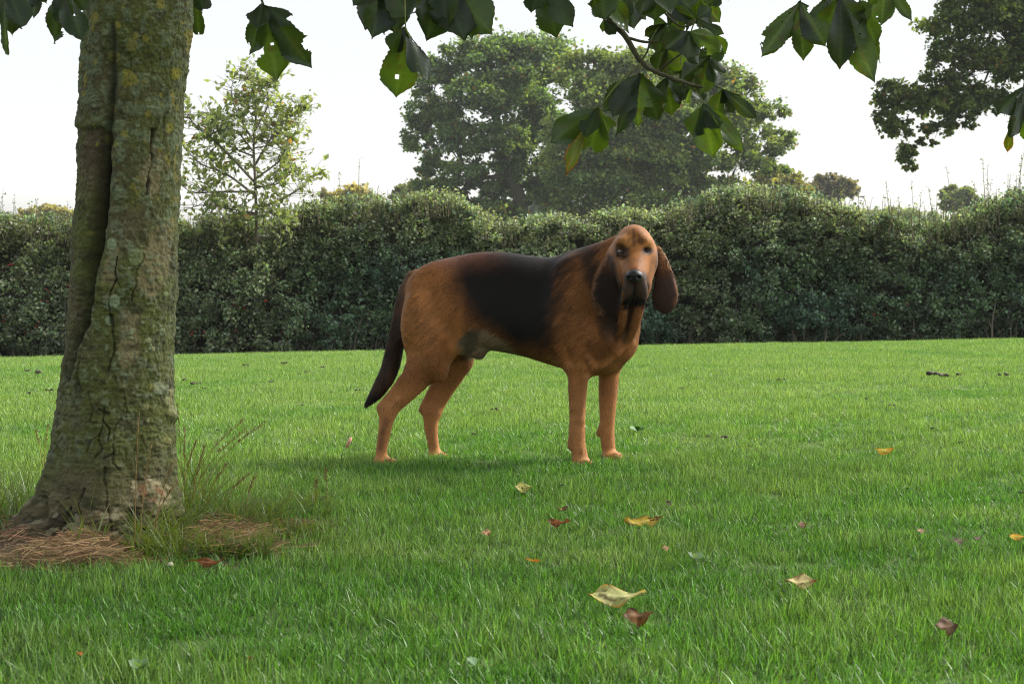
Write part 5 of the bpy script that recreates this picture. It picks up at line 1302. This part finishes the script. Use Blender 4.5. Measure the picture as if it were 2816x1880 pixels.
# flowering stalks
for vx, vy, ht, lx in [(310, 1270, .30, .02), (322, 1270, .24, .05), (355, 1255, .20, .12), (345, 1260, .16, .2), (425, 1185, .22, .0), (430, 1180, .26, .28), (438, 1185, .24, .3), (460, 1170, .25, .34), (418, 1150, .26, -.02), (440, 1180, .18, .1), (412, 1200, .2, .1), (102, 1080, .14, .05), (98, 1080, .13, -.08), (120, 1085, .13, .03), (470, 1190, .14, .2), (500, 1200, .13, .3), (560, 1210, .12, .1), (750, 1165, .10, -.02), (720, 1170, .08, .05)]:
    b = ground_hit(vx, vy); n = 8; q = np.linspace(0, 1, n)[:, None]
    pts = b + q * [0, 0, ht] + q ** 2 * np.array([lx * ht * 2, rng.normal(0, .01), -abs(lx) * ht * .3])
    V, Fs = tube(pts, np.linspace(.0012, .0007, n), 5); lg.add(V, Fs, (.20, .13, .05))
    for k in range(26):
        u = rng.uniform(.66, 1.0); i = min(int(u * (n - 1)), n - 2); pp = pts[i] + (pts[i + 1] - pts[i]) * (u * (n - 1) - i)
        D = unit(np.array([[rng.normal(0, .3) + lx, rng.normal(0, .3), 1]])); V, Ft, c = leaf_cards(pp[None] + D * .006, D, rand_dirs(1), np.array([.013]), np.array([.003]), np.array([[.11, .085, .04]])); lg.add(V, Ft, c)
obj("long_grass", lg.mesh("long_grass", M_blade), kind="stuff", label="long unmown grass and seed stalks around the foot of the tree")
def straw():
    bag = Bag()
    def heap(vx0, vx1, vy0, vy1, n, hmax, col, L0=.04, L1=.12):
        for _ in range(n):
            u = rng.random(); vx = vx0 + (vx1 - vx0) * u; vy = vy0 + (vy1 - vy0) * rng.random()
            g = ground_hit(vx, vy); a = rng.normal(.0, 1.1); L = rng.uniform(L0, L1)
            h = hmax * math.sin(math.pi * u) * rng.random() + .004
            d = np.array([math.cos(a), math.sin(a) * .8, rng.normal(0, .22)]); sd_ = np.array([-d[1], d[0], 0])
            q = np.linspace(-.5, .5, 6)[:, None]; arch = (.25 - q ** 2)
            pts = g + [0, 0, h] + q * d * L + arch * np.array([0, 0, rng.uniform(.0, .35) * L]) + arch * sd_ * rng.normal(0, .6) * L
            pts[:, 2] = np.maximum(pts[:, 2], g[2] + .003)
            w_ = rng.uniform(.0005, .0011)
            V = np.stack([pts - [0, 0, w_], pts + [0, -.0006, w_]], 1).reshape(-1, 3)
            i = np.arange(5)[:, None] * 2
            bag.add(V, i + [0, 1, 3, 2], np.array(col) * rng.choice([.5, .8, 1.1, 1.7]) * (1 + rng.normal(0, .06, 3)))
    heap(80, 290, 1258, 1305, 900, .035, (.25, .175, .10), .05, .12)
    heap(-30, 130, 1275, 1310, 160, .01, (.23, .165, .10), .06, .16)
    heap(415, 625, 1208, 1282, 700, .03, (.23, .165, .095), .04, .11)
    heap(430, 560, 1225, 1270, 260, .035, (.24, .155, .08), .04, .09)
    heap(560, 720, 1200, 1262, 110, .008, (.22, .15, .095), .05, .12)
    heap(-20, 60, 1210, 1250, 60, .02, (.24, .16, .10), .06, .15)
    heap(290, 420, 1270, 1300, 100, .006, (.18, .11, .06), .03, .08)
    return bag
obj("straw", straw().mesh("straw", M_straw), kind="stuff", label="dry brown straw lying on bare soil around the foot of the tree")

# ------------------------------------------------------------------ lawn grass: tufts scattered over the ground
mg, t, out = new_mat("lawn_grass")
ti = attr_color(t, "tint", 'INSTANCER'); bl = attr_color(t, "Col")
oi = N(t, "ShaderNodeObjectInfo")
rp = N(t, "ShaderNodeMix", data_type='RGBA'); rp.inputs[6].default_value = (.054, .142, .016, 1); rp.inputs[7].default_value = (.140, .214, .054, 1)
t.links.new(ti.outputs['Fac'], rp.inputs[0])
mu = N(t, "ShaderNodeMix", data_type='RGBA', blend_type='MULTIPLY'); mu.inputs[0].default_value = 1
t.links.new(rp.outputs[2], mu.inputs[6]); t.links.new(bl.outputs['Color'], mu.inputs[7])
d = N(t, "ShaderNodeBsdfDiffuse"); tr = N(t, "ShaderNodeBsdfTranslucent"); t.links.new(mu.outputs[2], d.inputs[0])
m3 = N(t, "ShaderNodeMix", data_type='RGBA', blend_type='MULTIPLY'); m3.inputs[0].default_value = 1; m3.inputs[7].default_value = (1.25, 1.35, .6, 1)
t.links.new(mu.outputs[2], m3.inputs[6]); t.links.new(m3.outputs[2], tr.inputs[0])
mx = N(t, "ShaderNodeMixShader"); mx.inputs[0].default_value = .4; t.links.new(d.outputs[0], mx.inputs[1]); t.links.new(tr.outputs[0], mx.inputs[2])
gl = N(t, "ShaderNodeBsdfGlossy"); gl.inputs['Roughness'].default_value = .38; 
m4 = N(t, "ShaderNodeMixShader"); m4.inputs[0].default_value = .022; t.links.new(mx.outputs[0], m4.inputs[1]); t.links.new(gl.outputs[0], m4.inputs[2])
t.links.new(m4.outputs[0], out.inputs[0])
tc_ = bpy.data.collections.new("tuft_shapes")           # source shapes, not linked to the scene
for v in range(8):
    n = 44
    ang = rng.uniform(0, 2 * math.pi, n); rad = .045 * np.sqrt(rng.random(n))
    B = np.stack([np.cos(ang) * rad, np.sin(ang) * rad, -.006 + 0 * ang], -1)
    h = rng.gamma(9, 1 / 9., n) * .0225
    ln = rng.normal(0, .26, (n, 3))
    tone = rng.choice([.42, .62, .85, 1.1, 1.45], (n, 1)) * np.ones((n, 3)); dry = rng.random(n) < .03
    tone[dry] *= [2.2, 1.5, 2.6]; pale = rng.random(n) < .10; tone[pale] *= [1.2, 1.15, 1.6]
    V, Fq, c = blades(B, h, rng.uniform(.0020, .0036, n), ln, tone, 3, .6)
    ob = bpy.data.objects.new("tuft_%d" % v, mesh("tuft_%d" % v, V, Fq, mg, c)); tc_.objects.link(ob)
def lawn_points():
    Pp = []
    for y0, y1, dens in [(1.7, 3.2, 1050), (3.2, 5.0, 900), (5.0, 8.0, 720), (8.0, 12.0, 560), (12.0, 16.5, 430), (16.5, 21.0, 130)]:
        hw = .345 * y1 + .9
        n = int((y1 - y0) * 2 * hw * dens)
        x = rng.uniform(-hw, hw, n); y = rng.uniform(y0, y1, n)
        k = np.abs(x) < .345 * y + .9
        Pp.append(np.stack([x[k], y[k]], -1))
    Pp = np.concatenate(Pp); x, y = Pp.T
    # bare soil under the tree
    g3 = np.stack([x, y, 0 * x], -1); n1_ = fbm(g3, 6, 3, 71)
    vx, vy = project(np.stack([x, y, gz(x, y)], -1))
    soil = poly_sd(vx + 30 * (n1_ - .5), vy + 14 * (n1_ - .5), [(-120, 1200), (60, 1150), (400, 1140), (470, 1178), (640, 1192), (760, 1200), (720, 1225), (650, 1262), (560, 1278), (430, 1285), (330, 1290), (240, 1306), (0, 1312), (-120, 1310)])
    keep = ((soil > 0) | (rng.random(len(x)) < .06)) & (np.hypot(x - TREE_XY[0], y - TREE_XY[1]) > .2)
    x, y, n1_ = x[keep], y[keep], n1_[keep]
    z = gz(x, y); g3 = np.stack([x, y, 0 * x], -1)
    big = fbm(g3, 1.3, 3, 72); mid = fbm(g3, 5.0, 3, 73); wear = fbm(g3 * [.6, 1.6, 1], 2.2, 4, 74)
    sc = (.38 + 1.22 * mid) * (.85 + .3 * big) * rng.uniform(.8, 1.2, len(x))
    sc *= np.interp(y, [2, 4, 6, 12, 20], [1.12, 1.0, .88, .85, .9])
    sc *= 1 - .35 * sstep(.60, .72, wear)
    tint = np.clip(.30 + 1.0 * (big - .5) + 1.2 * (mid - .5) + .18 * rng.normal(size=len(x)) + .42 * sstep(3.5, 9, y) + .25 * sstep(.56, .7, wear), 0, 1)  # tint rising with distance paints the unshaded far lawn
    rot = np.stack([rng.normal(0, .12, len(x)), rng.normal(0, .12, len(x)), rng.uniform(0, 6.283, len(x))], -1)
    return np.stack([x, y, z], -1), rot, sc, tint, rng.integers(0, 8, len(x))
P, rot, sc, tint, idx = lawn_points()
me = bpy.data.meshes.new("grass"); me.vertices.add(len(P)); me.vertices.foreach_set("co", P.astype(np.float32).ravel())
for nm, ty, data, key in [("rot", 'FLOAT_VECTOR', rot, "vector"), ("sc", 'FLOAT', sc, "value"), ("tint", 'FLOAT', tint, "value"), ("idx", 'INT', idx, "value")]:
    at_ = me.attributes.new(nm, ty, 'POINT'); at_.data.foreach_set(key, np.ascontiguousarray(data, np.int32 if ty == 'INT' else np.float32).ravel())
gr = obj("grass", me, kind="stuff", label="short mown green grass covering the lawn")
ng = bpy.data.node_groups.new("scatter_tufts", 'GeometryNodeTree')
ng.interface.new_socket("Geometry", in_out='INPUT', socket_type='NodeSocketGeometry'); ng.interface.new_socket("Geometry", in_out='OUTPUT', socket_type='NodeSocketGeometry')
gi = ng.nodes.new("NodeGroupInput"); go = ng.nodes.new("NodeGroupOutput")
m2p = ng.nodes.new("GeometryNodeMeshToPoints"); iop = ng.nodes.new("GeometryNodeInstanceOnPoints"); ci = ng.nodes.new("GeometryNodeCollectionInfo")
ci.inputs['Collection'].default_value = tc_; ci.inputs['Separate Children'].default_value = True; ci.inputs['Reset Children'].default_value = True
def nattr(nm, ty):
    n = ng.nodes.new("GeometryNodeInputNamedAttribute"); n.data_type = ty; n.inputs['Name'].default_value = nm; return n.outputs['Attribute']
iop.inputs['Pick Instance'].default_value = True
ng.links.new(gi.outputs[0], m2p.inputs['Mesh']); ng.links.new(m2p.outputs[0], iop.inputs['Points']); ng.links.new(ci.outputs[0], iop.inputs['Instance'])
ng.links.new(nattr("idx", 'INT'), iop.inputs['Instance Index']); 
e2r = ng.nodes.new("FunctionNodeEulerToRotation"); ng.links.new(nattr("rot", 'FLOAT_VECTOR'), e2r.inputs[0]); ng.links.new(e2r.outputs[0], iop.inputs['Rotation'])
cb = ng.nodes.new("ShaderNodeCombineXYZ"); s_ = nattr("sc", 'FLOAT')
cb.inputs[0].default_value = 1; cb.inputs[1].default_value = 1; ng.links.new(s_, cb.inputs[2]); ng.links.new(cb.outputs[0], iop.inputs['Scale'])
ng.links.new(iop.outputs[0], go.inputs[0])
gr.modifiers.new("scatter", 'NODES').node_group = ng

# ------------------------------------------------------------------ haze
HAZE = 0.0003
if HAZE:
    mh = bpy.data.materials.new("haze"); mh.use_nodes = True; t = mh.node_tree; t.nodes.clear()
    out = t.nodes.new("ShaderNodeOutputMaterial"); pv = t.nodes.new("ShaderNodeVolumePrincipled")
    pv.inputs['Color'].default_value = (.93, .95, 1, 1); pv.inputs['Density'].default_value = HAZE; pv.inputs['Anisotropy'].default_value = 0.0
    t.links.new(pv.outputs[0], out.inputs['Volume'])
    lo = np.array([-420, -80, -3.5]); hi = np.array([420, 420, 24.0])
    B = np.array([[(lo, hi)[i][0], (lo, hi)[j][1], (lo, hi)[k][2]] for i in (0, 1) for j in (0, 1) for k in (0, 1)])
    Fb = np.array([(0, 1, 3, 2), (4, 6, 7, 5), (0, 4, 5, 1), (2, 3, 7, 6), (0, 2, 6, 4), (1, 5, 7, 3)])
    obj("haze", mesh("haze", B, Fb, mh, smooth=False), kind="stuff")
